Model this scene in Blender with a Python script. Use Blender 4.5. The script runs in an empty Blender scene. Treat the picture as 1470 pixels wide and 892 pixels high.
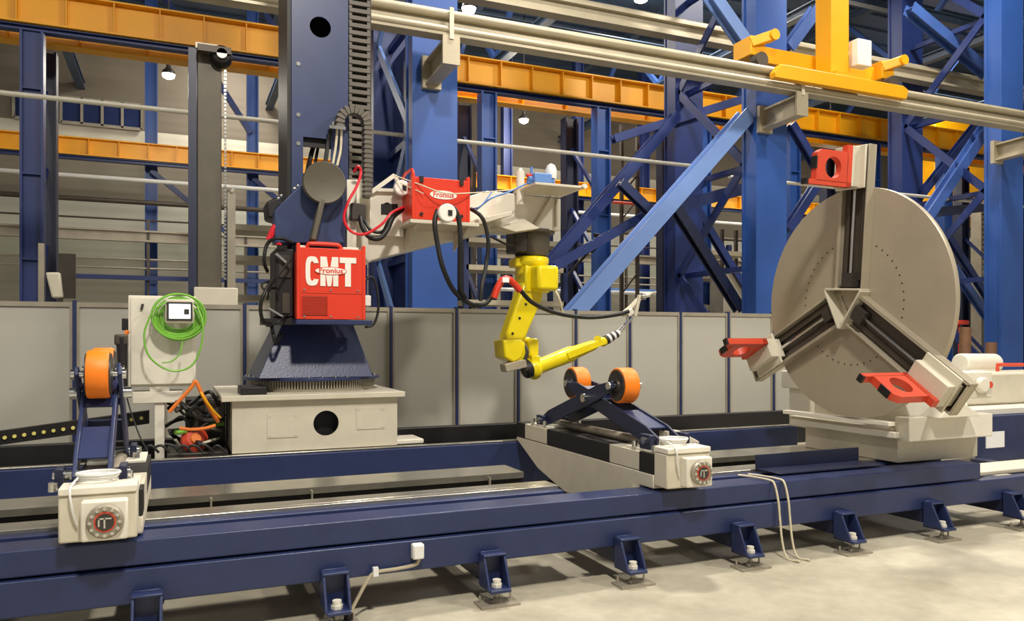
import bpy, bmesh, math, random
from mathutils import Vector as V, Matrix as M4
R = math.radians
SC = bpy.context.scene
COL = SC.collection
random.seed(7)

# ---------------------------------------------------------------- camera
TH = R(23.2); F = 1120.0; CH = 1.6
Fw = V((math.sin(TH), math.cos(TH), 0)); Rt = V((math.cos(TH), -math.sin(TH), 0))
cam = bpy.data.objects.new('camera', bpy.data.cameras.new('camera')); COL.objects.link(cam)
cam.location = (0, 0, CH); cam.rotation_euler = (R(90), 0, -TH)
cam.data.sensor_width = 36; cam.data.lens = 36 * F / 1470; cam.data.shift_y = 42 / 1470
cam.data.clip_end = 200
SC.camera = cam

def P(px, py, Y=None, X=None, Z=None):
    """point in the hall seen at (px, py) on the given plane"""
    d = Fw + Rt * ((px - 735) / F) + V((0, 0, (488 - py) / F))
    o = V((0, 0, CH))
    if Y is not None: s = Y / d.y
    elif X is not None: s = X / d.x
    else: s = (Z - CH) / d.z
    return o + d * s

# ---------------------------------------------------------------- materials
def lin(c): return tuple(((x / 255) / 12.92 if x <= 10 else ((x / 255 + .055) / 1.055) ** 2.4) for x in c) + (1,)
MATS = {}
def mat(name, c, rough=.5, metal=0., var=.08, scale=6., bump=0., spec=.5, emit=None, es=1., coat=0.):
    m = bpy.data.materials.new(name); m.use_nodes = True
    nt = m.node_tree; b = nt.nodes['Principled BSDF']
    b.inputs['Roughness'].default_value = rough; b.inputs['Metallic'].default_value = metal
    b.inputs['Specular IOR Level'].default_value = spec
    b.inputs['Coat Weight'].default_value = coat
    base = lin(c)
    tc = nt.nodes.new('ShaderNodeTexCoord')
    nz = nt.nodes.new('ShaderNodeTexNoise'); nz.inputs['Scale'].default_value = scale; nz.inputs['Detail'].default_value = 6
    nt.links.new(tc.outputs['Object'], nz.inputs['Vector'])
    cr = nt.nodes.new('ShaderNodeValToRGB')
    cr.color_ramp.elements[0].position = .3; cr.color_ramp.elements[1].position = .7
    cr.color_ramp.elements[0].color = tuple(x * (1 - var) for x in base[:3]) + (1,)
    cr.color_ramp.elements[1].color = tuple(min(1, x * (1 + var)) for x in base[:3]) + (1,)
    nt.links.new(nz.outputs['Fac'], cr.inputs['Fac']); nt.links.new(cr.outputs['Color'], b.inputs['Base Color'])
    if bump:
        bp = nt.nodes.new('ShaderNodeBump'); bp.inputs['Strength'].default_value = bump; bp.inputs['Distance'].default_value = .01
        n2 = nt.nodes.new('ShaderNodeTexNoise'); n2.inputs['Scale'].default_value = scale * 12
        nt.links.new(tc.outputs['Object'], n2.inputs['Vector'])
        nt.links.new(n2.outputs['Fac'], bp.inputs['Height']); nt.links.new(bp.outputs['Normal'], b.inputs['Normal'])
    if emit:
        b.inputs['Emission Color'].default_value = lin(emit); b.inputs['Emission Strength'].default_value = es
    MATS[name] = m
    return m
mat('navy', (38, 49, 88), .38, var=.10, bump=.15)
mat('navy_dark', (28, 35, 62), .42, var=.12)
mat('column_blue', (44, 82, 154), .42, var=.10, scale=1.5)
mat('deep_blue', (30, 48, 104), .45, var=.12, scale=1.5)
mat('mast_blue', (48, 60, 98), .36, var=.12, scale=3)
mat('brace_light', (112, 142, 200), .4, var=.06, scale=2)
mat('brace_blue', (62, 92, 158), .4, var=.1, scale=2)
mat('yellow_paint', (232, 164, 6), .45, var=.06, scale=2)
mat('robot_yellow', (236, 214, 8), .32, var=.04, coat=.3)
mat('cream', (204, 197, 178), .45, var=.05, bump=.05)
mat('cream_white', (222, 217, 202), .42, var=.04)
mat('disc_grey', (172, 162, 142), .42, metal=.25, var=.06, scale=3)
mat('grey_steel', (158, 150, 134), .42, metal=.25, var=.12, scale=4)
mat('rail_steel', (186, 182, 170), .26, metal=.85, var=.12, scale=9)
mat('rail_paint', (176, 166, 142), .42, metal=.2, var=.08, scale=3)
mat('chrome', (215, 215, 212), .18, metal=1, var=.03)
mat('fence_grey', (176, 173, 162), .5, var=.03, scale=1.2)
mat('black', (22, 20, 22), .5, var=.15)
mat('black_rubber', (16, 16, 17), .55, var=.1)
mat('brown_steel', (78, 70, 62), .5, metal=.3, var=.15, scale=5)
mat('dark_grey', (62, 58, 54), .45, metal=.2, var=.1)
mat('chain_plastic', (98, 92, 82), .5, var=.15)
mat('robot_grey', (92, 86, 74), .45, metal=.3, var=.08)
mat('orange_tread', (246, 128, 16), .5, var=.05)
mat('red_paint', (218, 58, 34), .36, var=.04)
mat('red_hose', (205, 30, 45), .35, var=.04)
mat('jaw_red', (206, 72, 46), .45, var=.06)
mat('white_paint', (236, 232, 222), .4, var=.03)
mat('white_plastic', (225, 225, 222), .35, var=.03)
mat('green_cable', (122, 184, 66), .45, var=.05)
mat('orange_cable', (226, 120, 42), .5, var=.06)
mat('rope', (206, 196, 170), .8, var=.1, scale=30)
mat('light_blue', (92, 132, 196), .45, var=.06)
mat('post_grey', (84, 78, 66), .5, metal=.2, var=.1)
mat('wood_brown', (118, 84, 58), .6, var=.15)
mat('roof_steel', (70, 88, 112), .5, var=.15)
mat('window_blue', (40, 52, 92), .15, var=.15, scale=2)
mat('yellow_dot', (226, 214, 120), .4, var=.03)
mat('paper', (240, 240, 240), .7, var=.01)
mat('screen', (235, 240, 245), .3, emit=(225, 235, 245), es=1.1)
mat('lamp_glow', (255, 250, 235), .3, emit=(255, 248, 228), es=28)
mat('lamp_glass', (240, 240, 235), .2)

def floor_mat():
    m = bpy.data.materials.new('concrete'); m.use_nodes = True; nt = m.node_tree; b = nt.nodes['Principled BSDF']
    tc = nt.nodes.new('ShaderNodeTexCoord')
    n1 = nt.nodes.new('ShaderNodeTexNoise'); n1.inputs['Scale'].default_value = 1.1; n1.inputs['Detail'].default_value = 9; n1.inputs['Roughness'].default_value = .62
    n2 = nt.nodes.new('ShaderNodeTexNoise'); n2.inputs['Scale'].default_value = 14; n2.inputs['Detail'].default_value = 5
    nt.links.new(tc.outputs['Object'], n1.inputs['Vector']); nt.links.new(tc.outputs['Object'], n2.inputs['Vector'])
    cr = nt.nodes.new('ShaderNodeValToRGB')
    cr.color_ramp.elements[0].position = .32; cr.color_ramp.elements[0].color = lin((166, 158, 138))
    cr.color_ramp.elements[1].position = .66; cr.color_ramp.elements[1].color = lin((206, 199, 178))
    nt.links.new(n1.outputs['Fac'], cr.inputs['Fac'])
    mx = nt.nodes.new('ShaderNodeMix'); mx.data_type = 'RGBA'; mx.blend_type = 'MULTIPLY'; mx.inputs[0].default_value = .25
    nt.links.new(cr.outputs['Color'], mx.inputs[6]); nt.links.new(n2.outputs['Fac'], mx.inputs[7])
    nt.links.new(mx.outputs[2], b.inputs['Base Color'])
    b.inputs['Roughness'].default_value = .55
    MATS['concrete'] = m
floor_mat()
def wall_mat():
    m = bpy.data.materials.new('cladding'); m.use_nodes = True; nt = m.node_tree; b = nt.nodes['Principled BSDF']
    tc = nt.nodes.new('ShaderNodeTexCoord'); sp = nt.nodes.new('ShaderNodeSeparateXYZ')
    nt.links.new(tc.outputs['Object'], sp.inputs[0])
    mp = nt.nodes.new('ShaderNodeMapRange'); mp.inputs[1].default_value = 0; mp.inputs[2].default_value = 14
    nt.links.new(sp.outputs['Z'], mp.inputs[0])
    cr = nt.nodes.new('ShaderNodeValToRGB'); cr.color_ramp.interpolation = 'CONSTANT'
    cols = [(0, (158, 154, 138)), (4.4 / 14, (176, 178, 160)), (5.3 / 14, (214, 214, 198)), (6.25 / 14, (130, 122, 106)), (8.3 / 14, (220, 214, 194)), (8.85 / 14, (124, 114, 98))]
    e = cr.color_ramp.elements; e[0].position = 0; e[0].color = lin(cols[0][1]); e[1].position = cols[1][0]; e[1].color = lin(cols[1][1])
    for p, c in cols[2:]:
        k = e.new(p); k.color = lin(c)
    nt.links.new(mp.outputs[0], cr.inputs['Fac'])
    wv = nt.nodes.new('ShaderNodeTexWave'); wv.bands_direction = 'Z'; wv.inputs['Scale'].default_value = 1.1
    nt.links.new(tc.outputs['Object'], wv.inputs['Vector'])
    bp = nt.nodes.new('ShaderNodeBump'); bp.inputs['Strength'].default_value = .25; bp.inputs['Distance'].default_value = .02
    nt.links.new(wv.outputs['Fac'], bp.inputs['Height']); nt.links.new(bp.outputs['Normal'], b.inputs['Normal'])
    nt.links.new(cr.outputs['Color'], b.inputs['Base Color']); b.inputs['Roughness'].default_value = .6
    MATS['cladding'] = m
wall_mat()

# ---------------------------------------------------------------- mesh builder
def frame_of(d, up=V((0, 0, 1))):
    d = d.normalized()
    if abs(d.dot(up)) > .98: up = V((0, 1, 0)) if abs(d.y) < .9 else V((1, 0, 0))
    s = d.cross(up).normalized(); u = s.cross(d).normalized()
    return d, s, u
class MB:
    def __init__(s): s.bm = bmesh.new()
    def faces(s, pts, fs):
        vs = [s.bm.verts.new(p) for p in pts]
        for f in fs:
            try: s.bm.faces.new([vs[i] for i in f])
            except ValueError: pass
        return s
    def box(s, x0, x1, y0, y1, z0, z1):
        return s.faces([(x, y, z) for x in (x0, x1) for y in (y0, y1) for z in (z0, z1)],
                       [(0, 1, 3, 2), (4, 6, 7, 5), (0, 4, 5, 1), (2, 3, 7, 6), (0, 2, 6, 4), (1, 5, 7, 3)])
    def cbox(s, c, sz, rot=None):
        h = [q / 2 for q in sz]; rm = rot or M4.Identity(3)
        return s.faces([V(c) + rm @ V((x * h[0], y * h[1], z * h[2])) for x in (-1, 1) for y in (-1, 1) for z in (-1, 1)],
                       [(0, 1, 3, 2), (4, 6, 7, 5), (0, 4, 5, 1), (2, 3, 7, 6), (0, 2, 6, 4), (1, 5, 7, 3)])
    def beam(s, a, b, w, h, up=V((0, 0, 1)), w2=None, h2=None):
        a, b = V(a), V(b); d, sd, u = frame_of(b - a, V(up)); w2 = w2 or w; h2 = h2 or h
        pts = [a + sd * i * w / 2 + u * j * h / 2 for i in (-1, 1) for j in (-1, 1)] + [b + sd * i * w2 / 2 + u * j * h2 / 2 for i in (-1, 1) for j in (-1, 1)]
        return s.faces(pts, [(0, 1, 3, 2), (4, 6, 7, 5), (0, 4, 5, 1), (2, 3, 7, 6), (0, 2, 6, 4), (1, 5, 7, 3)])
    def ibeam(s, a, b, w, h, tf, tw, up=V((0, 0, 1)), stiff=0):
        a, b = V(a), V(b); d, sd, u = frame_of(b - a, V(up))
        s.beam(a + u * (h - tf) / 2, b + u * (h - tf) / 2, w, tf, up); s.beam(a - u * (h - tf) / 2, b - u * (h - tf) / 2, w, tf, up)
        s.beam(a, b, tw, h - 2 * tf, up)
        if stiff:
            n = int((b - a).length / stiff)
            for i in range(1, n + 1):
                c = a + d * stiff * (i - .5)
                s.beam(c - d * .01, c + d * .01, w * .94, h - 2 * tf, up)
        return s
    def cyl(s, a, b, r, r2=None, n=20, caps=True):
        a, b = V(a), V(b); r2 = r if r2 is None else r2; d, sd, u = frame_of(b - a)
        pts = []
        for c, q in ((a, r), (b, r2)):
            pts += [c + (sd * math.cos(2 * math.pi * i / n) + u * math.sin(2 * math.pi * i / n)) * q for i in range(n)]
        fs = [(i, (i + 1) % n, n + (i + 1) % n, n + i) for i in range(n)]
        if caps: fs += [tuple(range(n))[::-1], tuple(range(n, 2 * n))]
        return s.faces(pts, fs)
    def lathe(s, c, axis, prof, n=32):
        """prof: [(radius, along)]"""
        c = V(c); d, sd, u = frame_of(V(axis)); pts = []
        for r, t in prof:
            pts += [c + d * t + (sd * math.cos(2 * math.pi * i / n) + u * math.sin(2 * math.pi * i / n)) * max(r, 1e-4) for i in range(n)]
        fs = []
        for k in range(len(prof) - 1):
            fs += [(k * n + i, k * n + (i + 1) % n, (k + 1) * n + (i + 1) % n, (k + 1) * n + i) for i in range(n)]
        fs += [tuple(range(n))[::-1], tuple(range((len(prof) - 1) * n, len(prof) * n))]
        return s.faces(pts, fs)
    def tube(s, pts, r, n=8, smooth=True, rend=None):
        pts = [V(p) for p in pts]
        if smooth and len(pts) > 2:
            q = [pts[0] * 2 - pts[1]] + pts + [pts[-1] * 2 - pts[-2]]; out = []
            for i in range(1, len(q) - 2):
                for k in range(6):
                    t = k / 6
                    out.append(.5 * ((2 * q[i]) + (q[i + 1] - q[i - 1]) * t + (2 * q[i - 1] - 5 * q[i] + 4 * q[i + 1] - q[i + 2]) * t * t + (3 * q[i] - q[i - 1] - 3 * q[i + 1] + q[i + 2]) * t ** 3))
            pts = out + [pts[-1]]
        d0 = (pts[1] - pts[0]).normalized(); _, sd, u = frame_of(d0); ring = []
        for i, p in enumerate(pts):
            d = (pts[min(i + 1, len(pts) - 1)] - pts[max(i - 1, 0)]).normalized()
            sd = (sd - d * sd.dot(d)).normalized(); u = sd.cross(d)
            rr = r if rend is None else r + (rend - r) * i / (len(pts) - 1)
            ring += [p + (sd * math.cos(2 * math.pi * k / n) + u * math.sin(2 * math.pi * k / n)) * rr for k in range(n)]
        m = len(pts)
        fs = [(i * n + k, i * n + (k + 1) % n, (i + 1) * n + (k + 1) % n, (i + 1) * n + k) for i in range(m - 1) for k in range(n)]
        fs += [tuple(range(n))[::-1], tuple(range((m - 1) * n, m * n))]
        return s.faces(ring, fs)
    def prism(s, poly, vec):
        vec = V(vec); a = [V(p) for p in poly]; b = [p + vec for p in a]; n = len(a)
        return s.faces(a + b, [tuple(range(n))[::-1], tuple(range(n, 2 * n))] + [(i, (i + 1) % n, n + (i + 1) % n, n + i) for i in range(n)])
    def holed(s, o, U, W, u0, u1, w0, w1, cu, cw, r, vec, n=32):
        """rectangular plate with a round hole; o origin, U/W in-plane axes, vec thickness"""
        o, U, W, vec = V(o), V(U), V(W), V(vec); inn = []; out = []
        angs = sorted(set([round(2 * math.pi * i / n, 5) for i in range(n)] + [round(math.atan2(y - cw, x - cu) % (2 * math.pi), 5) for x in (u0, u1) for y in (w0, w1)]))
        for a in angs:
            c, q = math.cos(a), math.sin(a); t = 1e9
            if c > 1e-6: t = min(t, (u1 - cu) / c)
            if c < -1e-6: t = min(t, (u0 - cu) / c)
            if q > 1e-6: t = min(t, (w1 - cw) / q)
            if q < -1e-6: t = min(t, (w0 - cw) / q)
            inn.append(o + U * (cu + r * c) + W * (cw + r * q)); out.append(o + U * (cu + t * c) + W * (cw + t * q))
        k = len(angs); pts = inn + out + [p + vec for p in inn] + [p + vec for p in out]; fs = []
        for i in range(k):
            j = (i + 1) % k
            fs += [(i, j, k + j, k + i), (2 * k + i, 3 * k + i, 3 * k + j, 2 * k + j), (i, 2 * k + i, 2 * k + j, j), (k + i, k + j, 3 * k + j, 3 * k + i)]
        return s.faces(pts, fs)
    def sphere(s, c, r, n=14):
        prof = [(r * math.sin(math.pi * i / n), -r * math.cos(math.pi * i / n)) for i in range(n + 1)]
        return s.lathe(c, (0, 0, 1), prof, n * 2)
    def each(s, name, m, parent, bevel=0):
        """every loose piece as an object of its own"""
        seen = set(); out = []
        for v0 in list(s.bm.verts):
            if v0 in seen: continue
            st = [v0]; isl = []; seen.add(v0)
            while st:
                v = st.pop(); isl.append(v)
                for e in v.link_edges:
                    w_ = e.other_vert(v)
                    if w_ not in seen: seen.add(w_); st.append(w_)
            ix = {v: i for i, v in enumerate(isl)}
            fs = {f for v in isl for f in v.link_faces}
            b = MB(); b.faces([v.co.copy() for v in isl], [tuple(ix[v] for v in f.verts) for f in fs])
            out.append(b.build(name, m, parent, bevel))
        s.bm.free(); return out
    def build(s, name, m, parent=None, bevel=0, label=None, kind=None):
        bmesh.ops.recalc_face_normals(s.bm, faces=s.bm.faces)
        for e in s.bm.edges:
            if len(e.link_faces) == 2 and e.calc_face_angle(3) < R(32): e.smooth = True
            else: e.smooth = False
        for f in s.bm.faces: f.smooth = True
        me = bpy.data.meshes.new(name)
        o = bpy.data.objects.new(name, me); COL.objects.link(o)
        if parent is None:
            vs = s.bm.verts
            lo = V([min(v.co[i] for v in vs) for i in range(3)]); hi = V([max(v.co[i] for v in vs) for i in range(3)])
            org = V(((lo.x + hi.x) / 2, (lo.y + hi.y) / 2, lo.z))
            bmesh.ops.translate(s.bm, verts=s.bm.verts, vec=-org); o.location = org
        else:
            o.parent = parent; o.matrix_parent_inverse = world(parent).inverted()
        s.bm.to_mesh(me); s.bm.free()
        me.materials.append(MATS[m])
        if bevel:
            b = o.modifiers.new('bevel', 'BEVEL'); b.width = bevel; b.segments = 2; b.limit_method = 'ANGLE'; b.angle_limit = R(40); b.harden_normals = False
        if label: o['label'] = label
        if kind: o['kind'] = kind
        return o
def world(o):
    m = o.matrix_basis
    if o.parent: m = world(o.parent) @ o.matrix_parent_inverse @ m
    return m
def thing(name, label, cat, loc=(0, 0, 0), group=None):
    o = bpy.data.objects.new(name, None); COL.objects.link(o); o.location = loc; o.empty_display_size = .1
    o['label'] = label; o['category'] = cat
    if group: o['group'] = group
    return o
def tag(o, label, cat, group=None):
    o['label'] = label; o['category'] = cat
    if group: o['group'] = group
    return o
def struct(o): o['kind'] = 'structure'; return o
def copy_tree(o, parent=None, delta=V((0, 0, 0))):
    c = o.copy(); COL.objects.link(c)
    if parent:
        mi = o.matrix_parent_inverse.copy(); c.parent = parent; c.matrix_parent_inverse = mi
    else: c.location = V(o.location) + V(delta)
    for ch in list(o.children): copy_tree(ch, c)
    return c
def text(s, size, o, U, W, name, m, parent, off=0, depth=.003, sx=1., label=None):
    cu = bpy.data.curves.new('t', 'FONT'); cu.body = s; cu.size = size; cu.align_x = 'CENTER'; cu.align_y = 'CENTER'
    cu.extrude = depth; cu.offset = off; cu.resolution_u = 3
    t = bpy.data.objects.new('t', cu); COL.objects.link(t)
    dg = bpy.context.evaluated_depsgraph_get(); me = bpy.data.meshes.new_from_object(t.evaluated_get(dg))
    bpy.data.objects.remove(t); bpy.data.curves.remove(cu)
    U, W, o = V(U), V(W), V(o); N = U.cross(W)
    for v in me.vertices: v.co = o + U * v.co.x * sx + W * v.co.y + N * v.co.z
    me.materials.clear(); me.materials.append(MATS[m])
    ob = bpy.data.objects.new(name, me); COL.objects.link(ob); ob.parent = parent; ob.matrix_parent_inverse = world(parent).inverted()
    if label: ob['label'] = label
    return ob

# ================================================================ setting
struct(MB().box(-14, 60, -8, 31, -.2, 0).build('floor', 'concrete'))
w = MB().box(-14, 62, 30, 30.2, 0, 13)
struct(w.build('wall_back', 'cladding'))
r = MB().box(-14, 62, -8, 31, 13, 13.2)
for i in range(40): r.box(-14, 62, -7 + i, -6.8 + i, 12.9, 13.0)
struct(r.build('ceiling', 'roof_steel'))
for k, (a, b) in enumerate(((20, 72), (88, 204))):
    p0, p1 = P(a, 150, Y=29.9), P(b, 150, Y=29.9)
    wd = MB().box(p0.x, p1.x, 29.86, 29.98, 8.9, 9.7)
    wo = struct(wd.build('window_%d' % (k + 1), 'window_blue'))
    fr = MB(); n = 4; L = p1.x - p0.x
    for i in range(n + 1):
        x = p0.x + L * i / n; fr.box(x - .04, x + .04, 29.8, 29.86, 8.86, 9.74)
    fr.box(p0.x, p1.x, 29.8, 29.86, 9.68, 9.76); fr.box(p0.x, p1.x, 29.8, 29.86, 8.82, 8.92)
    fr.build('window_frame', 'grey_steel', wo)

# ---------------------------------------------------------------- partition fence behind the machine
fn = thing('partition_fence', 'long grey panel partition with dark blue posts behind the whole machine line', 'fence', (3, 9.5, 0))
for k in range(-5, 10):
    x = .71 + .86 * k
    MB().box(x + .035, x + .825, 9.49, 9.51, .06, 1.96).build('panel', 'fence_grey', fn)
    f = MB(); f.box(x + .02, x + .84, 9.47, 9.53, 1.95, 2.0); f.box(x + .02, x + .84, 9.47, 9.53, .02, .07)
    f.box(x + .02, x + .045, 9.47, 9.53, .07, 1.95); f.box(x + .815, x + .84, 9.47, 9.53, .07, 1.95)
    f.build('panel_frame', 'grey_steel', fn)
    MB().box(x - .018, x + .018, 9.46, 9.54, 0, 2.02).build('post', 'navy', fn)

# ---------------------------------------------------------------- blue frame columns (front leg + rear leg)
def hcol(x0, x1, y0, y1, z0, z1, m, parent, name):
    b = MB(); t = .05
    b.box(x0, x1, y0, y0 + t, z0, z1).box(x0, x1, y1 - t, y1, z0, z1).box((x0 + x1) / 2 - .03, (x0 + x1) / 2 + .03, y0 + t, y1 - t, z0, z1)
    return b.build(name, m, parent)
bl = ['wide blue steel column behind the manipulator boom, holding the overhead rail',
      'tall blue steel column with diagonal braces, left of the big disc',
      'bright blue steel column at the right edge of the photo']
for k, x in enumerate((3.08, 9.25, 15.6)):
    t = thing('steel_column', bl[k], 'column', (x + .33, 11.5, 0), 'tall blue hall columns')
    b = MB(); b.box(x, x + .68, 10.8, 10.86, 0, 12.5).box(x, x + .68, 11.12, 11.18, 0, 12.5).box(x + .02, x + .08, 10.86, 11.12, 0, 12.5).box(x + .6, x + .66, 10.86, 11.12, 0, 12.5)
    b.build('front_leg', 'column_blue', t)
    b = MB(); b.box(x, x + .68, 13.2, 13.25, 0, 12.5).box(x, x + .68, 13.55, 13.6, 0, 12.5).box(x + .02, x + .08, 13.25, 13.55, 0, 12.5).box(x + .6, x + .66, 13.25, 13.55, 0, 12.5)
    b.build('rear_leg', 'deep_blue', t)
    for j in range(6):
        z = 1.05 + j * 1.85
        a, c = (13.2, 11.18) if j % 2 else (11.18, 13.2)
        MB().beam((x + .08, a, z), (x + .08, c, z + 1.85), .05, .16).build('lacing_bar', 'brace_light' if k == 0 else 'deep_blue', t)
        MB().beam((x + .3, 11.18, z), (x + .3, 13.2, z), .1, .1).build('cross_strut', 'deep_blue', t)
    if k == 0: MB().box(x + .34, x + .4, 11.18, 13.2, .2, 6.4).build('web_panel', 'deep_blue', t)

# diagonal bracing along the row
def brace(a, b, w, lab, m='brace_blue', h=None):
    o = MB().ibeam(a, b, h or w, w, .03, .03, (0, 1, 0)).build('diagonal_brace', m)
    return tag(o, lab, 'brace', 'blue diagonal braces between the hall columns')
cB = 9.2
brace((cB, 11.0, 5.55), (3.9, 11.0, .1), .26, 'long light blue brace rising from fence top to the braced blue column', 'brace_light')
brace((cB, 13.1, 6.1), (6.2, 13.1, 2.85), .2, 'upper thinner blue brace running parallel behind the long light blue brace', 'deep_blue')
brace(P(795, 383, Y=12.6), P(1010, 262, Y=12.6), .16, 'flatter dark blue brace crossing behind the long light blue brace', 'deep_blue')
brace(P(890, 262, Y=12.2), P(948, 318, Y=12.2), .16, 'short dark blue brace falling to the right between two parallel braces', 'navy')
brace(P(880, 200, Y=13.2), P(1075, 140, Y=13.2), .16, 'dark blue upper bar left of the braced blue column', 'deep_blue')
brace(P(968, 296, Y=11.6), P(1062, 445, Y=11.6), .18, 'dark blue brace falling right from column centre to fence top', 'navy_dark')
brace(P(1000, 300, Y=13.9), P(1075, 425, Y=13.9), .15, 'thin blue brace just right of the dark falling one', 'deep_blue')
brace(P(960, 300, Y=12), P(1080, 268, Y=12), .22, 'thick dark blue bar rising to the braced column at mid height', 'navy')
brace(P(1018, -10, Y=11), P(1075, 72, Y=11), .22, 'light blue brace from the roof down to the rail, left of yellow mast', 'brace_light')
brace(P(1172, 12, Y=11), P(1130, 70, Y=11), .2, 'short light blue brace from the roof, just left of yellow mast')
brace(P(1305, 12, Y=12.2), P(1418, 106, Y=12.2), .24, 'wide blue brace falling to the right edge column at top')
brace(P(1425, 168, Y=11.8), P(1325, 318, Y=11.8), .22, 'blue brace from right edge column down to behind the disc')
brace(P(1416, 160, Y=13.2), P(1318, 285, Y=13.2), .16, 'second blue brace just above the one behind the disc', 'deep_blue')
brace(P(1332, 306, Y=12.4), P(1420, 297, Y=12.4), .2, 'level dark blue strut between the disc and right edge column', 'navy')
brace(P(1360, 338, Y=13.2), P(1425, 440, Y=13.2), .14, 'thin blue brace falling right of the disc rim', 'deep_blue')
brace(P(1368, 384, Y=12.2), P(1422, 462, Y=12.2), .16, 'lower blue brace with pale edge right of the disc', 'brace_blue')
brace(P(1135, 178, Y=12), P(1172, 240, Y=12), .16, 'short dark blue brace beside the red top jaw', 'deep_blue')
brace(P(1300, 290, Y=18), P(1425, 186, Y=18), .14, 'distant slim blue brace far behind disc', 'deep_blue')
brace(P(1130, 330, Y=13), P(1175, 260, Y=13), .18, 'dark blue brace rising to the right, left of the disc', 'deep_blue')

# ---------------------------------------------------------------- yellow crane girders on slim columns
def girder(Y, zt, h, x0, x1, lab, m='yellow_paint', st=.76, rail=True):
    t = thing('crane_girder', lab, 'girder', ((x0 + x1) / 2, Y, zt - h))
    MB().ibeam((x0, Y, zt - h / 2), (x1, Y, zt - h / 2), .34, h, .03, .02, stiff=st).build('beam', m, t)
    if rail: MB().ibeam((x0, Y, zt - h - .06), (x1, Y, zt - h - .06), .2, .1, .02, .04).build('lower_rail', 'deep_blue', t)  # deep blue bar along the underside of the girder
girder(16, 7.74, .6, -6, 34, 'upper yellow crane girder with stiffener ribs crossing the whole hall')
girder(17.6, 7.7, .36, -6, 34, 'darker orange girder running just behind the upper yellow one', st=1.2, rail=False)
girder(25, 7.28, .5, -8, 40, 'lower distant yellow crane girder near the back wall', st=.76)
cl = ['dark blue column under the crane girder near the left photo edge', 'blue crane column hidden mostly behind the brown mast', 'blue crane column behind the manipulator column',
      'blue crane column right of the wide boom column', 'bright blue crane column above the yellow robot arm', 'blue crane column behind left side of the braces',
      'blue crane column above the red top jaw', 'blue crane column behind the top of the disc arm', 'blue crane column behind the disc rim', 'far blue crane column beside right edge column', 'farthest blue crane column at right']
for k in range(11):
    x = -2.35 + 2.87 * k
    t = thing('crane_column', cl[k], 'column', (x, 16.7, 0), 'blue columns under the crane girders')
    b = MB(); b.box(x - .18, x - .14, 15.85, 16.15, 0, 7.03).box(x + .14, x + .18, 15.85, 16.15, 0, 7.03).box(x - .14, x + .14, 15.95, 16.0, 0, 7.03)
    for z in (1.5, 3, 4.5, 6): b.box(x - .17, x + .17, 15.87, 16.13, z, z + .03)
    b.build('front_post', 'column_blue' if k > 2 else 'deep_blue', t)
    b = MB(); b.box(x - .18, x - .14, 17.45, 17.75, 0, 7.2).box(x + .14, x + .18, 17.45, 17.75, 0, 7.2).box(x - .14, x + .14, 17.57, 17.63, 0, 7.2)
    b.build('rear_post', 'navy_dark', t)
    for z in (.5, 2, 3.5, 5): MB().beam((x, 16.1, z), (x, 17.5, z + 1.4), .08, .08).build('lacing_bar', 'deep_blue', t)
fl = ['slim blue column by the back wall, left of the brown mast', 'slim blue column by the back wall, right of the brown mast', 'slim back wall column behind manipulator column',
      'slim back wall column behind boom column', 'slim back wall column above the robot', 'slim back wall column above the torch', 'slim back wall column behind braces', 'slim back wall column left of the disc']
for k in range(8):
    x = -.72 + 2.87 * k
    o = MB().ibeam((x, 25.6, 0), (x, 25.6, 12.9), .3, .34, .04, .04, (1, 0, 0)).build('wall_column', 'column_blue' if k < 2 else 'deep_blue')  # columns further right get a darker blue in place of shade
    tag(o, fl[k], 'column', 'slim blue columns along the back wall')
    if k < 3:
        br = MB().beam((x, 25.4, 6.6), (x + 2.2, 25.4, 4.8), .14, .14).build('wall_brace', 'deep_blue')
        tag(br, ['blue slanting brace under the far girder beside the brown mast', 'blue slanting brace under the far girder right of the brown mast', 'blue slanting brace under far girder behind manipulator'][k], 'brace')
        b2 = MB().beam((x + .1, 25.4, 12.2), (x + 2.8, 25.4, 8.0), .16, .16).build('wall_brace', 'deep_blue')
        tag(b2, ['blue slanting brace above the far girder beside the brown mast', 'blue slanting brace above the far girder right of brown mast', 'blue slanting brace above far girder behind manipulator'][k], 'brace')

# brackets, walkway, pipes on the far side
def xbar(Y, Z, x0, x1, r, m, name, lab, cat, sq=False):
    b = MB()
    if sq: b.box(x0, x1, Y - r, Y + r, Z - r, Z + r)
    else: b.cyl((x0, Y, Z), (x1, Y, Z), r, n=12)
    return tag(b.build(name, m), lab, cat)
xbar(12, 4.83, -6, 8.75, .035, 'cream_white', 'pipe', 'long thin pale pipe crossing from the left edge past the robot', 'pipe')
xbar(12.2, 4.75, 9.8, 22, .035, 'cream_white', 'pipe', 'thin pale pipe passing behind the top of the disc', 'pipe')
xbar(24, 6.03, -8, 30, .06, 'white_plastic', 'pipe', 'pale pipe on the back wall just under the far girder', 'pipe')
xbar(24, 5.42, -8, 30, .07, 'brown_steel', 'pipe', 'brown pipe on the back wall below the pale pipe', 'pipe')
xbar(24, 3.32, -2.6, 3.2, .06, 'deep_blue', 'handrail', 'blue level bar low on the back wall, left of the brown mast', 'rail', True)
xbar(24, 3.35, 10.6, 17.5, .07, 'light_blue', 'handrail', 'light blue level bar behind the robot arm', 'rail', True)
xbar(20, 3.0, 8, 22, .05, 'white_plastic', 'pipe', 'white pipe behind the braces above the fence', 'pipe')
t = thing('walkway', 'grey steel walkway with guard posts along the back wall', 'walkway', (6, 24.5, 4.2))
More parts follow.
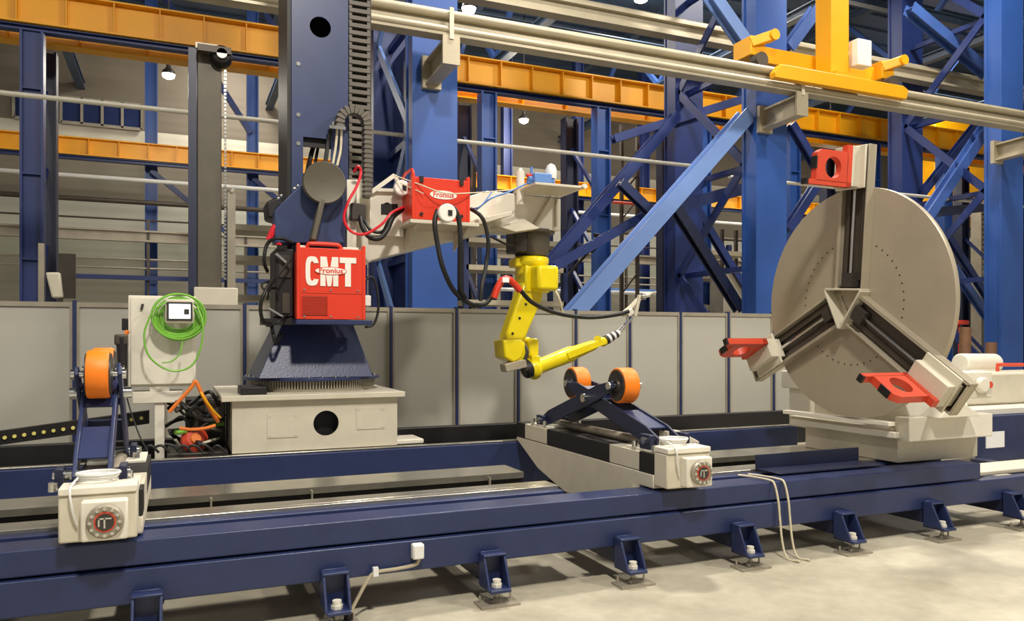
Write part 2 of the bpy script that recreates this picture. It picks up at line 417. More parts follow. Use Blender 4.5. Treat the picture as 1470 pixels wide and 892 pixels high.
MB().ibeam((-8, 24.2, 4.5), (32, 24.2, 4.5), .2, .32, .05, .03).build('edge_beam', 'grey_steel', t)
MB().box(-8, 32, 24.3, 25.2, 4.62, 4.68).build('deck', 'grey_steel', t)
for z in (4.95,): MB().cyl((-8, 24.2, z), (32, 24.2, z), .025, n=8).build('guard_rail', 'brown_steel', t)
for z in (3.6, 3.85): MB().cyl((-8, 24.2, z), (32, 24.2, z), .03, n=8).build('lower_rail', 'grey_steel', t)
for k in range(14): MB().box(-6 + 2.6 * k, -5.92 + 2.6 * k, 24.15, 24.23, 0, 4.97).build('guard_post', 'brown_steel', t)
# shelf racks behind
for k, (a, b, lab) in enumerate(((328, 405, 'grey steel rack shelf between the brown mast and the manipulator'), (660, 800, 'grey steel rack behind the hanging robot'), (985, 1060, 'grey rack shelf behind the braced column'))):
    t = thing('storage_rack', lab, 'rack', (P(a, 400, Y=15).x, 15, 0), 'steel racks behind the fence')
    x0, x1 = P(a, 400, Y=15).x, P(b, 400, Y=15).x
    for z in (2.3, 3.0, 3.55): MB().box(x0, x1, 14.6, 15.4, z, z + .1).build('shelf', 'rail_paint', t)
    for x in (x0, x1): MB().box(x - .05, x + .05, 14.6, 14.7, 0, 3.9).build('upright', 'navy', t)
    for x in (x0, x1): MB().box(x - .05, x + .05, 15.3, 15.4, 0, 3.9).build('upright', 'navy', t)
# ---------------------------------------------------------------- roof trusses
for k, x in enumerate((-3, 3.1, 9.1, 15.1, 21.1, 27.1)):
    t = thing('roof_truss', ['blue grey roof truss at upper left behind the yellow girder', 'blue grey roof truss over the boom column', 'blue grey roof truss over the braced column',
              'blue grey roof truss over the right edge column', 'blue grey roof truss beyond the disc', 'farthest blue grey roof truss at right'][k], 'truss', (x, 20, 10), 'steel trusses under the roof')
    MB().ibeam((x, 11, 10.2), (x, 30, 10.2), .25, .25, .03, .03).build('bottom_chord', 'roof_steel', t)
    MB().ibeam((x, 11, 12.6), (x, 30, 12.6), .25, .25, .03, .03).build('top_chord', 'roof_steel', t)
    for j in range(8):
        y = 11 + 2.3 * j
        MB().beam((x, y, 10.3 if j % 2 else 12.5), (x, y + 2.3, 12.5 if j % 2 else 10.3), .14, .14).build('web_bar', 'brace_blue', t)
for k, (y, z) in enumerate(((15, 10.4), (20, 10.4), (25, 10.4), (18, 12.3), (23, 12.3))):
    o = MB().ibeam((-8, y, z), (45, y, z), .2, .26, .03, .03).build('roof_purlin', 'roof_steel')
    tag(o, ['nearest long grey roof purlin high above the crane girders', 'middle long grey roof purlin below the roof', 'rear long grey roof purlin near back wall', 'upper grey roof purlin just under roof sheet', 'rear upper grey roof purlin under roof sheet'][k], 'beam', 'roof purlins')

# high second rail
o = MB().ibeam((2, 12.7, 7.62), (22, 12.7, 7.62), .26, .3, .05, .06).cyl((2, 12.7, 7.8), (22, 12.7, 7.8), .07).build('upper_crane_rail', 'rail_paint')
tag(o, 'higher pale runway beam behind the main overhead rail', 'rail')

# ---------------------------------------------------------------- main overhead rail and brackets
rl = thing('overhead_rail', 'long beige overhead runway rail carrying the yellow jib mast', 'rail', (8, 10, 5.6))
MB().ibeam((-3, 10, 5.83), (24, 10, 5.83), .22, .34, .06, .05).build('beam', 'rail_paint', rl)
MB().cyl((-3, 9.93, 5.95), (24, 9.93, 5.95), .06).build('upper_tube', 'rail_paint', rl)
MB().cyl((-3, 9.9, 5.74), (24, 9.9, 5.74), .045).build('lower_tube', 'rail_paint', rl)
for x in (3.35, 9.4, 15.4):
    b = MB().ibeam((x, 9.88, 5.45), (x, 10.8, 5.42), .2, .34, .03, .03); b.box(x - .14, x + .14, 10.72, 10.8, 5.2, 5.66)
    b.box(x - .12, x + .12, 9.86, 9.9, 5.27, 5.66)
    k = b.build('wall_bracket', 'rail_paint', rl)
    MB().box(x - .03, x + .03, 9.84, 9.86, 5.6, 6.02).build('joint_plate', 'cream', k)

# yellow jib on the rail
j = thing('jib_crane', 'yellow jib mast with wheeled end beams sitting on the overhead rail', 'crane', (10.35, 10.1, 5.9))
MB().box(10.14, 10.54, 9.98, 10.34, 5.92, 12.4).build('mast', 'yellow_paint', j, .01)
MB().box(8.85, 11.9, 10.42, 10.66, 6.28, 6.55).build('rear_beam', 'yellow_paint', j, .01)
MB().box(9.98, 10.7, 9.72, 10.66, 5.98, 6.05).build('base_plate', 'yellow_paint', j)
MB().prism([(8.68, 9.7, 5.84), (8.8, 9.7, 5.98), (11.5, 9.7, 5.98), (11.62, 9.7, 5.92), (11.58, 9.7, 5.76), (8.7, 9.7, 5.76)], (0, .13, 0)).build('front_beam', 'yellow_paint', j, .008)
for xx in (8.8, 11.75):
    e = MB(); e.box(xx - .13, xx + .17, 10.25, 10.7, 6.3, 6.62)
    e.beam((xx - .1, 10.3, 6.5), (xx + .22, 10.15, 6.62), .14, .16)
    h = e.build('end_truck', 'yellow_paint', j, .015)
    MB().cyl((xx + .22, 10.06, 6.62), (xx + .22, 10.24, 6.62), .09).build('buffer', 'yellow_paint', h)
    MB().cyl((xx, 10.12, 6.2), (xx, 10.3, 6.2), .12).build('wheel', 'brown_steel', h)
bx = MB().box(10.66, 10.98, 9.9, 10.1, 6.3, 6.75)
tag(bx.build('switch_box', 'white_plastic', None, .012), 'white electrical box fixed beside the yellow jib mast', 'box')

# ---------------------------------------------------------------- brown mast at left with base and chains
t = thing('boom_mast', 'tall grey brown square mast with black side behind the control cabinet', 'mast', (.2, 10.6, 0))
a, b_ = P(283, 400, Y=10.4).x, P(318, 400, Y=10.4).x
MB().box(a, b_, 10.4, 10.75, 1.6, 5.22).build('post', 'post_grey', t, .01)
MB().box(a - .1, a - .005, 10.38, 10.6, 1.6, 5.2).build('guide_strip', 'navy_dark', t)
MB().box(a - .04, b_ + .18, 10.2, 10.9, 1.95, 2.24).build('base_housing', 'cream', t, .01)
MB().box(a, b_ + .1, 10.3, 10.85, 0, 1.95).build('foot_column', 'post_grey', t)
MB().box(a - .02, b_ - .04, 10.36, 10.79, 5.2, 5.27).build('top_plate', 'grey_steel', t)
b = MB()
for i in range(60): b.box(b_ + .03, b_ + .055, 10.36, 10.385, 2.35 + i * .048, 2.38 + i * .048)
b.build('hoist_chain', 'chrome', t)
tp = P(318, 80, Y=10.3)
k = MB().lathe(tp, (0, -1, 0), [(.13, -.1), (.13, 0), (.1, .05), (.03, .08)]).build('pulley_housing', 'black', t)
MB().lathe(tp + V((0, -.09, 0)), (0, -1, 0), [(.06, -.01), (.06, .01)]).build('pulley_cap', 'white_plastic', k)
MB().box(a, b_ + .1, 10.2, 10.35, 5.12, 5.2).build('top_arm', 'brown_steel', t)
g = MB(); x0 = P(332, 300, Y=11).x
g.box(x0 - .05, x0 + .05, 10.95, 11.05, 0, 3.55).box(x0 - .17, x0 - .13, 10.98, 11.02, 0, 3.45).sphere((x0, 11, 3.56), .06, 8)
tag(g.build('guide_post', 'grey_steel'), 'slim grey round topped post just right of the brown mast', 'post')
# items near left: sack on post, dark panel
o = MB().prism([P(65, 391, Y=10.6), P(86, 391, Y=10.6), P(90, 428, Y=10.6), P(74, 428, Y=10.6)], (0, .1, 0)).build('hanging_sack', 'cream', None, .02)
tag(o, 'pale cloth sack hanging above the fence right of the left column', 'sack')
c0 = P(60, 350, Y=10.7)
o = MB().box(c0.x - .03, c0.x + .03, 10.65, 10.72, 0, c0.z).build('thin_post', 'grey_steel')
tag(o, 'thin grey post beside the hanging sack at left', 'post')
p = P(86, 396, Y=20)
tag(MB().box(p.x - .3, p.x + .3, 20, 20.15, p.z - .5, p.z + .5).box(p.x - .05, p.x + .05, 20.05, 20.1, 0, p.z - .5).build('notice_board', 'brown_steel'), 'small dark board far behind the hanging sack', 'board')

# ================================================================ WELDING BED (front track)
XL, XR = -3.2, 6.28
bed = thing('machine_bed', 'long navy blue machine bed with steel rails running across the foreground', 'machine bed', (2, 5.2, 0))
MB().box(XL, 12, 4.5, 4.62, .224, .405).build('lower_beam', 'navy', bed, .008)
MB().box(XL, XR, 4.53, 4.76, .415, .55).build('upper_beam', 'navy', bed, .008)
for ra, rc in ((XL, 2.5), (3.44, XR)):
    MB().box(ra, rc, 4.765, 4.9, .3, .515).build('inner_beam', 'navy', bed, .006)
    MB().box(ra, rc, 4.9, 4.985, .3, .54).build('rail_ledge', 'navy', bed, .006)
    MB().box(ra, rc, 4.99, 5.05, .3, .56).box(ra, rc, 5.05, 5.2, .5, .56).build('front_rail', 'rail_steel', bed, .004)
    MB().box(ra, rc, 5.6, 5.98, .545, .56).box(ra, rc, 5.6, 5.62, .515, .545).build('rear_rail', 'rail_steel', bed)
    MB().box(ra, rc, 5.63, 5.96, .25, .543).build('rear_beam', 'black', bed)
MB().box(XR + .002, 12, 4.75, 5.1, .38, .42).build('end_deck', 'cream', bed, .01)
b = MB()
for i in range(30):
    x = XL + .2 + i * .31
    b.cyl((x, 4.83, .515), (x, 4.83, .527), .02, n=8).box(x + .08, x + .2, 4.8, 4.87, .515, .521)
b.each('bed_bolt', 'chrome', bed)
for x in (-2.4, -1.1, .2, .86, 2.2, 4.1): MB().box(x, x + .012, 5.57, 5.598, .45, .54).build('rib', 'grey_steel', bed)
# support brackets with levelling feet
def bracket(x):
    w = .066
    b = MB()
    for sx in (-1, 1):   # sloped side cheeks
        xx = x + sx * w
        b.prism([(xx - .008, 4.49, .285), (xx - .008, 4.41, .285), (xx - .008, 4.32, .10), (xx - .008, 4.49, .10)], (.016, 0, 0))
    b.box(x - w - .008, x + w + .008, 4.40, 4.5, .28, .294); b.box(x - w, x + w, 4.30, 4.5, .085, .105); b.box(x - w, x + w, 4.47, 4.49, .1, .3)
    o = b.build('support_bracket', 'navy', bed, .004)
    MB().cyl((x, 4.375, .105), (x, 4.375, .125), .034, n=6).cyl((x, 4.375, .125), (x, 4.375, .15), .026, n=12).build('jack_nut', 'cream_white', o)
    f = MB().cyl((x, 4.375, .016), (x, 4.375, .084), .013, n=10).cyl((x, 4.375, .016), (x, 4.375, .04), .035, .02, n=14)
    f.box(x - .125, x + .125, 4.30, 4.44, 0, .014)
    for sx in (-1, 1): f.cyl((x + sx * .1, 4.4, .014), (x + sx * .1, 4.4, .055), .007, n=8)
    f.build('levelling_foot', 'grey_steel', bed)
    MB().box(x - .07, x + .07, 4.5, 6.2, .12, .222).box(x - .08, x + .08, 4.5, 6.2, .21, .2235).build('cross_beam', 'navy_dark', bed)
for k in range(-3, 10): bracket(1.775 + .96 * k)

# ================================================================ ROBOT TRACK (rear)
rt = thing('robot_track', 'navy blue rear track with black back beam carrying the manipulator', 'track', (2, 8, 0))
MB().box(-4, 6.6, 7.0, 7.12, .2, .6).build('front_beam', 'navy', rt, .008)
MB().box(-4, 6.6, 7.03, 7.1, .602, .615).build('front_rail', 'rail_steel', rt, .004)
MB().box(-4, 6.6, 7.2, 8.7, .2, .3).build('deck', 'black', rt)
MB().box(-4, 6.6, 8.35, 8.5, .3, .36).build('rear_rail', 'rail_steel', rt)
MB().box(.5, 1.8, 7.3, 8.5, .36, .615).build('sliding_saddle', 'black', rt)
MB().box(-4, 9.3, 8.8, 8.95, .1, .57).build('rear_beam', 'black', rt, .006)
for k in range(7): MB().box(-3.5 + 1.6 * k, -3.3 + 1.6 * k, 7.02, 8.9, 0, .2).build('foot_beam', 'navy_dark', rt)

# ================================================================ MANIPULATOR
mn = thing('column_manipulator', 'blue mast and cream boom manipulator on a cream base box', 'manipulator', (1.2, 7.85, .62))
b = MB()
b.holed((0, 7.1, 0), (1, 0, 0), (0, 0, 1), .43, 1.88, .62, 1.07, 1.227, .85, .113, (0, .02, 0))
b.box(.43, .45, 7.12, 8.6, .62, 1.07).box(1.86, 1.88, 7.12, 8.6, .62, 1.07).box(.45, 1.86, 8.58, 8.6, .62, 1.07)
bb = b.build('base_box', 'cream', mn)
MB().box(1.0, 1.46, 7.25, 7.6, .64, 1.05).build('inner_duct', 'black', bb)  # black box stands in for the shade inside the round hole
for x0_, x1_, z0_, z1_ in ((.72, .98, .74, .95), (1.5, 1.76, .78, .98)):
    k = MB().box(x0_, x1_, 7.094, 7.1, z0_, z1_)
    for x in (x0_ + .02, x1_ - .02):
        for z in (z0_ + .02, z1_ - .02): k.cyl((x, 7.094, z), (x, 7.088, z), .006, n=8)
    k.build('access_plate', 'cream', bb)
MB().box(.34, 1.94, 7.04, 8.68, 1.07, 1.12).build('base_slab', 'cream', mn, .006)
MB().box(1.88, 2.15, 7.14, 7.5, .615, .66).build('slide_shoe', 'cream_white', mn, .01)
CX, CY = 1.22, 7.86
g = MB(); g.lathe((CX, CY, 1.12), (0, 0, 1), [(.6, 0), (.6, .03), (.56, .03), (.56, .1)], 64)
for i in range(140):
    a_ = 2 * math.pi * i / 140
    g.cbox((CX + .59 * math.cos(a_), CY + .59 * math.sin(a_), 1.185), (.04, .012, .07), M4.Rotation(a_, 3, 'Z'))
g.build('slewing_ring', 'grey_steel', mn)
fl_ = MB().lathe((CX, CY, 1.222), (0, 0, 1), [(.655, 0), (.655, .028)], 64).build('turntable_flange', 'navy', mn, .004)
b = MB()
for i in range(32):
    a_ = 2 * math.pi * i / 32; b.cyl((CX + .61 * math.cos(a_), CY + .61 * math.sin(a_), 1.25), (CX + .61 * math.cos(a_), CY + .61 * math.sin(a_), 1.266), .013, n=6)
b.each('flange_bolt', 'chrome', fl_)
MB().box(.5, .72, 7.12, 7.5, 1.12, 1.19).build('drive_pinion_cover', 'black', mn, .01)
lo = [(.66, 7.3), (1.7, 7.3), (1.7, 8.42), (.66, 8.42)]; hi = [(.9, 7.5), (1.55, 7.5), (1.55, 8.3), (.9, 8.3)]
MB().faces([(x, y, 1.25) for x, y in lo] + [(x, y, 1.76) for x, y in hi], [(3, 2, 1, 0), (4, 5, 6, 7), (0, 1, 5, 4), (1, 2, 6, 5), (2, 3, 7, 6), (3, 0, 4, 7)]).build('tapered_pedestal', 'navy', mn, .006)
# column of four plates with a window and a round hole
b = MB(); x0, x1 = .985, 1.515; yf = 7.55
b.box(x0, x1, yf, yf + .02, 1.76, 3.12)
b.box(x0, 1.09, yf, yf + .02, 3.12, 3.52); b.box(1.35, x1, yf, yf + .02, 3.12, 3.52)
b.box(x0, x1, yf, yf + .02, 3.52, 4.3)
b.holed((0, yf, 0), (1, 0, 0), (0, 0, 1), x0, x1, 4.3, 4.86, 1.25, 4.58, .1, (0, .02, 0))
b.box(x0, x1, yf, yf + .02, 4.86, 6.6)
b.box(x0, x0 + .02, yf + .02, 8.33, 1.76, 6.6).box(x1 - .02, x1, yf + .02, 8.33, 1.76, 6.6)
b.box(x0, x1, 8.31, 8.33, 1.76, 2.9).box(x0, x1, 8.31, 8.33, 3.95, 6.6)
cl_ = b.build('mast_column', 'mast_blue', mn)
MB().box(x0 + .05, x1 - .05, 7.9, 7.93, 4.2, 5).build('inner_baffle', 'black', cl_)  # black sheet stands in for the shade behind the mast's hole
MB().box(x0 + .05, x1 - .05, 7.6, 7.62, 3.44, 3.6).build('window_baffle', 'black', cl_)  # black strip added to put shade in the top of the window
MB().box(x0 - .035, x0 - .001, 7.6, 8.3, 1.9, 6.5).build('rack_guide', 'black', cl_)
b = MB()
for z in (4.2, 3.72, 3.45): b.cyl((1.045, yf, z), (1.045, yf - .008, z), .02, n=10)
b.each('lifting_plug', 'chrome', cl_)
# boom saddle
pts = [P(394, 349, Y=7.32), P(394, 302, Y=7.32), P(436, 260, Y=7.32), P(452, 250, Y=7.32), P(492, 250, Y=7.32), P(496, 349, Y=7.32)]
sd = MB().prism(pts, (0, .21, 0)).build('boom_saddle', 'mast_blue', mn, .012)
b = MB()
for q in ((423, 274), (428, 270), (400, 288), (404, 284)): b.sphere(P(q[0], q[1] - 3, Y=7.4), .018, 6)
b.each('saddle_bolt', 'chrome', sd)
MB().prism([P(384, 312, Y=7.5), P(382, 290, Y=7.5), P(398, 282, Y=7.5), P(416, 300, Y=7.5), P(404, 318, Y=7.5)], (0, .3, 0)).build('saddle_motor', 'black', sd, .02)
# boom
pr = lambda a, Y: P(a[0], a[1], Y=Y)
side = [(499, 258), (499, 402), (534, 374), (640, 347), (718, 329), (805, 331), (805, 286), (700, 274), (672, 282), (590, 300), (536, 276), (528, 258)]
bm_ = MB().prism([pr(q, 7.62) for q in side], (0, .5, 0)).build('boom', 'cream_white', mn, .008)
up = [(531, 340), (531, 276), (540, 270), (578, 276), (578, 338)]
MB().holed((0, 7.52, 0), (1, 0, 0), (0, 0, 1), P(531, 300, Y=7.52).x, P(579, 300, Y=7.52).x, P(550, 338, Y=7.52).z, P(550, 274, Y=7.52).z, P(556, 300, Y=7.52).x, P(556, 300, Y=7.52).z, .065, (0, .1, 0), n=4).build('root_frame', 'cream_white', bm_)
MB().prism([P(547, 293, Y=7.515), P(571, 293, Y=7.515), P(571, 308, Y=7.515), P(547, 308, Y=7.515)], (0, .09, 0)).build('frame_slot', 'black', bm_)
b = MB(); b.beam(P(533, 276, Y=7.5), P(566, 252, Y=7.5), .05, .04); b.beam(P(566, 252, Y=7.5), P(580, 275, Y=7.5), .04, .03); b.beam(P(540, 273, Y=7.5), P(578, 274, Y=7.5), .04, .03)
b.each('top_strut', 'cream_white', bm_)
MB().box(P(498, 300, Y=7.45).x, P(512, 300, Y=7.45).x, 7.45, 7.62, P(505, 372, Y=7.45).z, P(505, 258, Y=7.45).z).build('saddle_flange', 'cream_white', bm_, .008)
# shelf under upper power source
s0, s1 = P(588, 318, Y=7.2).x, P(676, 318, Y=7.2).x
b = MB().box(s0 - .02, s1 + .05, 7.1, 7.62, 2.70, 2.735)
b.prism([(s0 + .05, 7.12, 2.70), (s0 + .05, 7.6, 2.5), (s0 + .05, 7.6, 2.70)], (.015, 0, 0)).prism([(s1 - .05, 7.12, 2.70), (s1 - .05, 7.6, 2.5), (s1 - .05, 7.6, 2.70)], (.015, 0, 0))
b.build('equipment_shelf', 'cream', bm_, .004)
b = MB().prism([P(672, 318, Y=7.3), P(735, 303, Y=7.3), P(735, 309, Y=7.3), P(672, 327, Y=7.3)], (0, .3, 0)).prism([P(715, 325, Y=7.4), P(752, 314, Y=7.4), P(775, 328, Y=7.4), P(740, 333, Y=7.4)], (0, .22, 0))
b.each('cable_tray', 'cream', bm_, .004)
# end platform
a0, a1 = P(700, 278, Y=7.62).x, P(803, 284, Y=7.62).x
MB().box(a0 + .3, a1 + .02, 7.08, 7.64, 3.155, 3.18).build('end_platform', 'cream', bm_, .004)
MB().cyl((a1, 7.06, 3.17), (a1, 7.62, 3.17), .02, n=12).cyl((a1, 7.03, 3.17), (a1, 7.06, 3.17), .026, n=12).build('platform_bar', 'cream_white', bm_)
b = MB(); b.cyl(P(747, 294, Y=7.5), P(747, 246, Y=7.5), .042, n=18); b.sphere(P(747, 245, Y=7.5), .025, 8)
b.build('hose_post', 'cream_white', bm_)
MB().beam((a1 - .12, 7.6, 3.15), (a1 - .32, 7.6, 2.83), .02, .02).beam((a1 - .05, 7.6, 3.15), (a1 - .05, 7.6, 2.83), .02, .02).each('stay_rod', 'rail_paint', bm_)
# round dished cover on the column
dc = P(466, 262, Y=7.15)
ob = MB().lathe(dc, (0, -1, 0), [(.19, -.08), (.192, 0), (.185, .01), (.15, .004), (.08, -.004), (0, -.008)], 48).build('wire_drum_cover', 'robot_grey', mn)
MB().beam(P(462, 288, Y=7.2), P(448, 346, Y=7.2), .12, .05, w2=.16).build('cover_stem', 'robot_grey', ob, .01)
# guide chains on the column
def chain(path, wy, th, name, parent, m='chain_plastic', pitch=.07):
    pts = [V(p) for p in path]; L = [0]
    for i in range(1, len(pts)): L.append(L[-1] + (pts[i] - pts[i - 1]).length)
    def at(s):
        for i in range(1, len(pts)):
            if s <= L[i]: return pts[i - 1].lerp(pts[i], (s - L[i - 1]) / (L[i] - L[i - 1]))
        return pts[-1]
    b = MB(); n = int(L[-1] / pitch)
    for i in range(n):
        p, q = at(i * pitch + .004), at((i + 1) * pitch - .014)
        b.beam(p, q, wy, th, (V((q - p)).cross(V((0, 1, 0))))); b.beam(at(i * pitch), at((i + 1) * pitch), wy * .86, th * .7, (V((q - p)).cross(V((0, 1, 0)))))
    return b.build(name, m, parent)
xa, xb = P(500, 100, Y=7.95).x, P(530, 100, Y=7.95).x
b = MB()
for i in range(46):
    z = 2.9 + i * .075
    b.box(xa, xb, 7.90, 7.985, z, z + .04)
    b.box(xa, xa + .03, 7.91, 7.985, z, z + .076); b.box(xb - .03, xb, 7.91, 7.985, z, z + .076)
b.build('vertical_guide_chain', 'chain_plastic', mn)
MB().box(xa - .01, xb + .03, 7.99, 8.03, 2.7, 6.4).build('chain_channel', 'black', mn)  # black backing added to put shade between the chain ribs
c = P(507, 178, Y=7.43); rr = .132; path = [(c.x - rr, 7.43, c.z - .06), (c.x - rr, 7.43, c.z)]
for i in range(1, 12): a_ = math.pi - math.pi * i / 12; path.append((c.x + rr * math.cos(a_), 7.43, c.z + rr * math.sin(a_)))
path += [(c.x + rr, 7.43, c.z), (c.x + rr, 7.43, P(520, 290, Y=7.43).z)]
chain(path, .12, .08, 'looped_guide_chain', mn, pitch=.045)
q = P(486, 184, Y=7.4); b = MB().box(q.x - .09, q.x + .06, 7.36, 7.5, q.z - .02, q.z + .01); b.cyl(V(q) + V((-.06, -.05, 0)), V(q) + V((-.06, -.05, .04)), .012)
b.build('chain_clamp', 'chrome', mn)
b = MB(); b.tube([P(484, 188, Y=7.43), P(482, 210, Y=7.43), P(478, 235, Y=7.4)], .012).tube([P(490, 188, Y=7.43), P(489, 215, Y=7.43), P(484, 238, Y=7.4)], .012)
b.each('chain_cable', 'rope', mn)
b = MB(); b.tube([P(478, 180, Y=7.5), P(472, 200, Y=7.5), P(466, 240, Y=7.45)], .02).tube([P(452, 202, Y=7.7), P(446, 225, Y=7.7), P(440, 252, Y=7.6)], .022).tube([P(458, 205, Y=7.7), P(454, 225, Y=7.7), P(452, 240, Y=7.6)], .015)
b.each('window_cable', 'black_rubber', mn)
q = P(515, 302, Y=7.4); MB().box(q.x - .08, q.x + .06, 7.35, 7.47, q.z - .1, q.z + .06).build('hose_clamp', 'dark_grey', mn, .01)
b = MB().tube([P(514, 290, Y=7.42), P(514, 330, Y=7.4)], .02); 

# ================================================================ POWER SOURCES
def power_source(x0, x1, y0, y1, z0, z1, lab, big):
    t = thing('welding_power_source', lab, 'welding machine', ((x0 + x1) / 2, (y0 + y1) / 2, z0), 'red welding power sources')
    W = x1 - x0; H = z1 - z0
    body = MB().box(x0 + .015, x1 - .015, y0 + .012, y1, z0 + .01, z1 - .05).build('housing', 'red_paint', t, .01)
    fr = MB().box(x0 + .02, x1 - .02, y0, y0 + .012, z0, z1 - .03)
    fr.prism([(x0, y0 - .005, z0), (x0 + .03, y0 - .005, z0), (x0 + .03, y0 - .005, z1), (x0 + .012, y0 - .005, z1 + .012), (x0, y0 - .005, z1)], (0, .06, 0))
    fr.prism([(x1 - .03, y0 - .005, z0), (x1, y0 - .005, z0), (x1, y0 - .005, z1), (x1 - .012, y0 - .005, z1 + .012), (x1 - .03, y0 - .005, z1)], (0, .06, 0))
    fr.build('front_panel', 'red_paint', t, .004)
    return t, W, H
t, W, H = power_source(.955, 1.56, 7.0, 7.32, 1.78, 2.44, 'large red welding power source lettered CMT on the blue pedestal shelf', True)
yf = 6.998
cx, cz = 1.25, 2.205
LH = .26
def poly(pts, name, m, par, y=yf, th=.004): return MB().prism([(x, y, z) for x, z in pts], (0, -th, 0)).build(name, m, par)
def letters():
    z0, z1 = cz - LH / 2, cz + LH / 2
    # C : heavy condensed ring with a gap at right
    xl, xr = 1.03, 1.145; out = []; inn = []; n = 18; mx = (xl + xr) / 2
    for i in range(n + 1):
        a_ = R(22) + (2 * math.pi - R(44)) * i / n
        sq = lambda v: math.copysign(abs(v) ** .62, v)
        out.append((mx + (xr - xl) / 2 * sq(math.cos(a_)), cz + LH / 2 * sq(math.sin(a_))))
        inn.append((mx + .018 * sq(math.cos(a_)), cz + (LH / 2 - .045) * sq(math.sin(a_))))
    inn[0] = (xr - .012 - .026, out[0][1]); inn[-1] = (xr - .038, out[-1][1])
    poly(out + inn[::-1], 'letter_c', 'white_paint', t)
    xl, xr = 1.158, 1.315; w_ = .045; m_ = (xl + xr) / 2
    poly([(xl, z0), (xl, z1), (xl + .055, z1), (m_, z0 + .11), (xr - .055, z1), (xr, z1), (xr, z0), (xr - w_, z0), (xr - w_, z0 + .13), (m_ + .016, z0), (m_ - .016, z0), (xl + w_, z0 + .13), (xl + w_, z0)], 'letter_m', 'white_paint', t)
    xl, xr = 1.328, 1.475; m_ = (xl + xr) / 2
    poly([(m_ - .026, z0), (m_ - .026, z1 - .05), (xl, z1 - .05), (xl, z1), (xr, z1), (xr, z1 - .05), (m_ + .026, z1 - .05), (m_ + .026, z0)], 'letter_t', 'white_paint', t)
letters()
def oval(cx, cz, rx, rz, y, name, m, par, th=.003, n=40): return poly([(cx + rx * math.cos(2 * math.pi * i / n), cz + rz * math.sin(2 * math.pi * i / n)) for i in range(n)], name, m, par, y, th)
ov = oval(1.25, 2.21, .142, .036, yf - .0042, 'name_oval', 'red_paint', t)
ov2 = oval(1.25, 2.21, .136, .031, yf - .0075, 'name_oval_field', 'white_paint', ov, .001)
text('Fronius', .062, (1.25, yf - .0095, 2.211), (1, 0, 0), (0, 0, 1), 'name_lettering', 'red_paint', ov, off=.0012, depth=.001, sx=1.15)
gr = MB()
for i in range(14): gr.box(1.0, 1.22, yf - .008, yf - .001, 1.82 + i * .0118, 1.826 + i * .0118)
for x in (1.0, 1.22): gr.box(x - .004, x + .004, yf - .008, yf - .001, 1.815, 1.985)
gr.build('vent_grille', 'red_paint', t)
gr = MB().box(1.0, 1.22, yf - .002, yf - .0004, 1.815, 1.985).build('vent_opening', 'brown_steel', t)
MB().box(.985, 1.53, yf - .003, yf, 2.012, 2.018).build('panel_seam', 'jaw_red', t)
b = MB()
for x in (1.02, 1.25, 1.49):
    for z in (1.805, 2.04): b.cyl((x, yf, z), (x, yf - .008, z), .009, n=8)
b.each('screw', 'chrome', t)
MB().tube([(1.05, 7.06, 2.39), (1.06, 7.04, 2.44), (1.1, 7.03, 2.45), (1.28, 7.03, 2.45), (1.33, 7.03, 2.44), (1.355, 7.04, 2.39)], .018).build('carry_handle', 'red_paint', t)
MB().box(.99, 1.04, 7.06, 7.3, 2.392, 2.435).box(1.37, 1.51, 7.06, 7.3, 2.392, 2.435).each('top_strip', 'cream_white', t, .006)
sh = MB().box(.95, 1.62, 6.99, 7.32, 1.735, 1.775).build('power_source_shelf', 'navy', mn, .004)
t2, W, H = power_source(s0, s1 - .04, 7.12, 7.56, 2.74, 3.17, 'smaller red welding power source on the boom shelf', False)
mx = (s0 + s1 - .04) / 2 + .02
y2 = 7.118
ov = MB().prism([(mx + .135 * math.cos(2 * math.pi * i / 32), y2, 2.985 + .042 * math.sin(2 * math.pi * i / 32)) for i in range(32)], (0, -.003, 0)).build('name_oval', 'white_paint', t2)
text('Fronius', .07, (mx, y2 - .0045, 2.985), (1, 0, 0), (0, 0, 1), 'name_lettering', 'red_paint', ov, off=.001, depth=.001, sx=1.0)
b = MB()
for x in (s0 + .09, s1 - .13):
    b.cyl((x, y2, 2.79), (x, y2 - .02, 2.79), .016, n=10); b.box(x - .018, x + .018, y2 - .02, y2 + .03, 3.09, 3.145)
b.each('latch', 'black', t2)
b = MB().tube([(s0 + .02, 7.14, 3.17), (s0 + .02, 7.2, 3.22), (s0 + .02, 7.45, 3.22), (s0 + .02, 7.52, 3.17)], .014).build('carry_handle', 'red_paint', t2)

# pulleys
def pulley(px, py, Y, r, lab):
    c = P(px, py, Y=Y); t = thing('hose_pulley', lab, 'pulley', c, 'white hose pulleys on the boom')
    MB().lathe(c, (0, -1, 0), [(r, -.03), (r, .012), (r * .9, .02), (0, .02)], 32).build('cheek', 'white_paint', t)
    MB().lathe(c, (0, -1, 0), [(r * .9, -.07), (r * .9, -.03)], 32).build('groove', 'dark_grey', t)
    k = MB().box(c.x - .02 + r * .25, c.x + .02 + r * .25, c.y - .03, c.y - .02, c.z - .025, c.z + .025).build('axle_nut', 'black', t)
pulley(577, 270, 7.35, .075, 'white round hose pulley left of the boom red box')
pulley(642, 306, 6.86, .085, 'white round hose pulley in front of the boom red box')
o = MB().tube([P(566, 252, Y=7.3), P(600, 264, Y=7.1), P(638, 277, Y=7.0), P(680, 277, Y=7.1), P(745, 272, Y=7.4)], .006).tube([P(575, 263, Y=7.2), P(608, 278, Y=7.08)], .005).build('guide_rope', 'rope')
tag(o, 'thin tan rope strung past the boom red box to the post', 'rope')

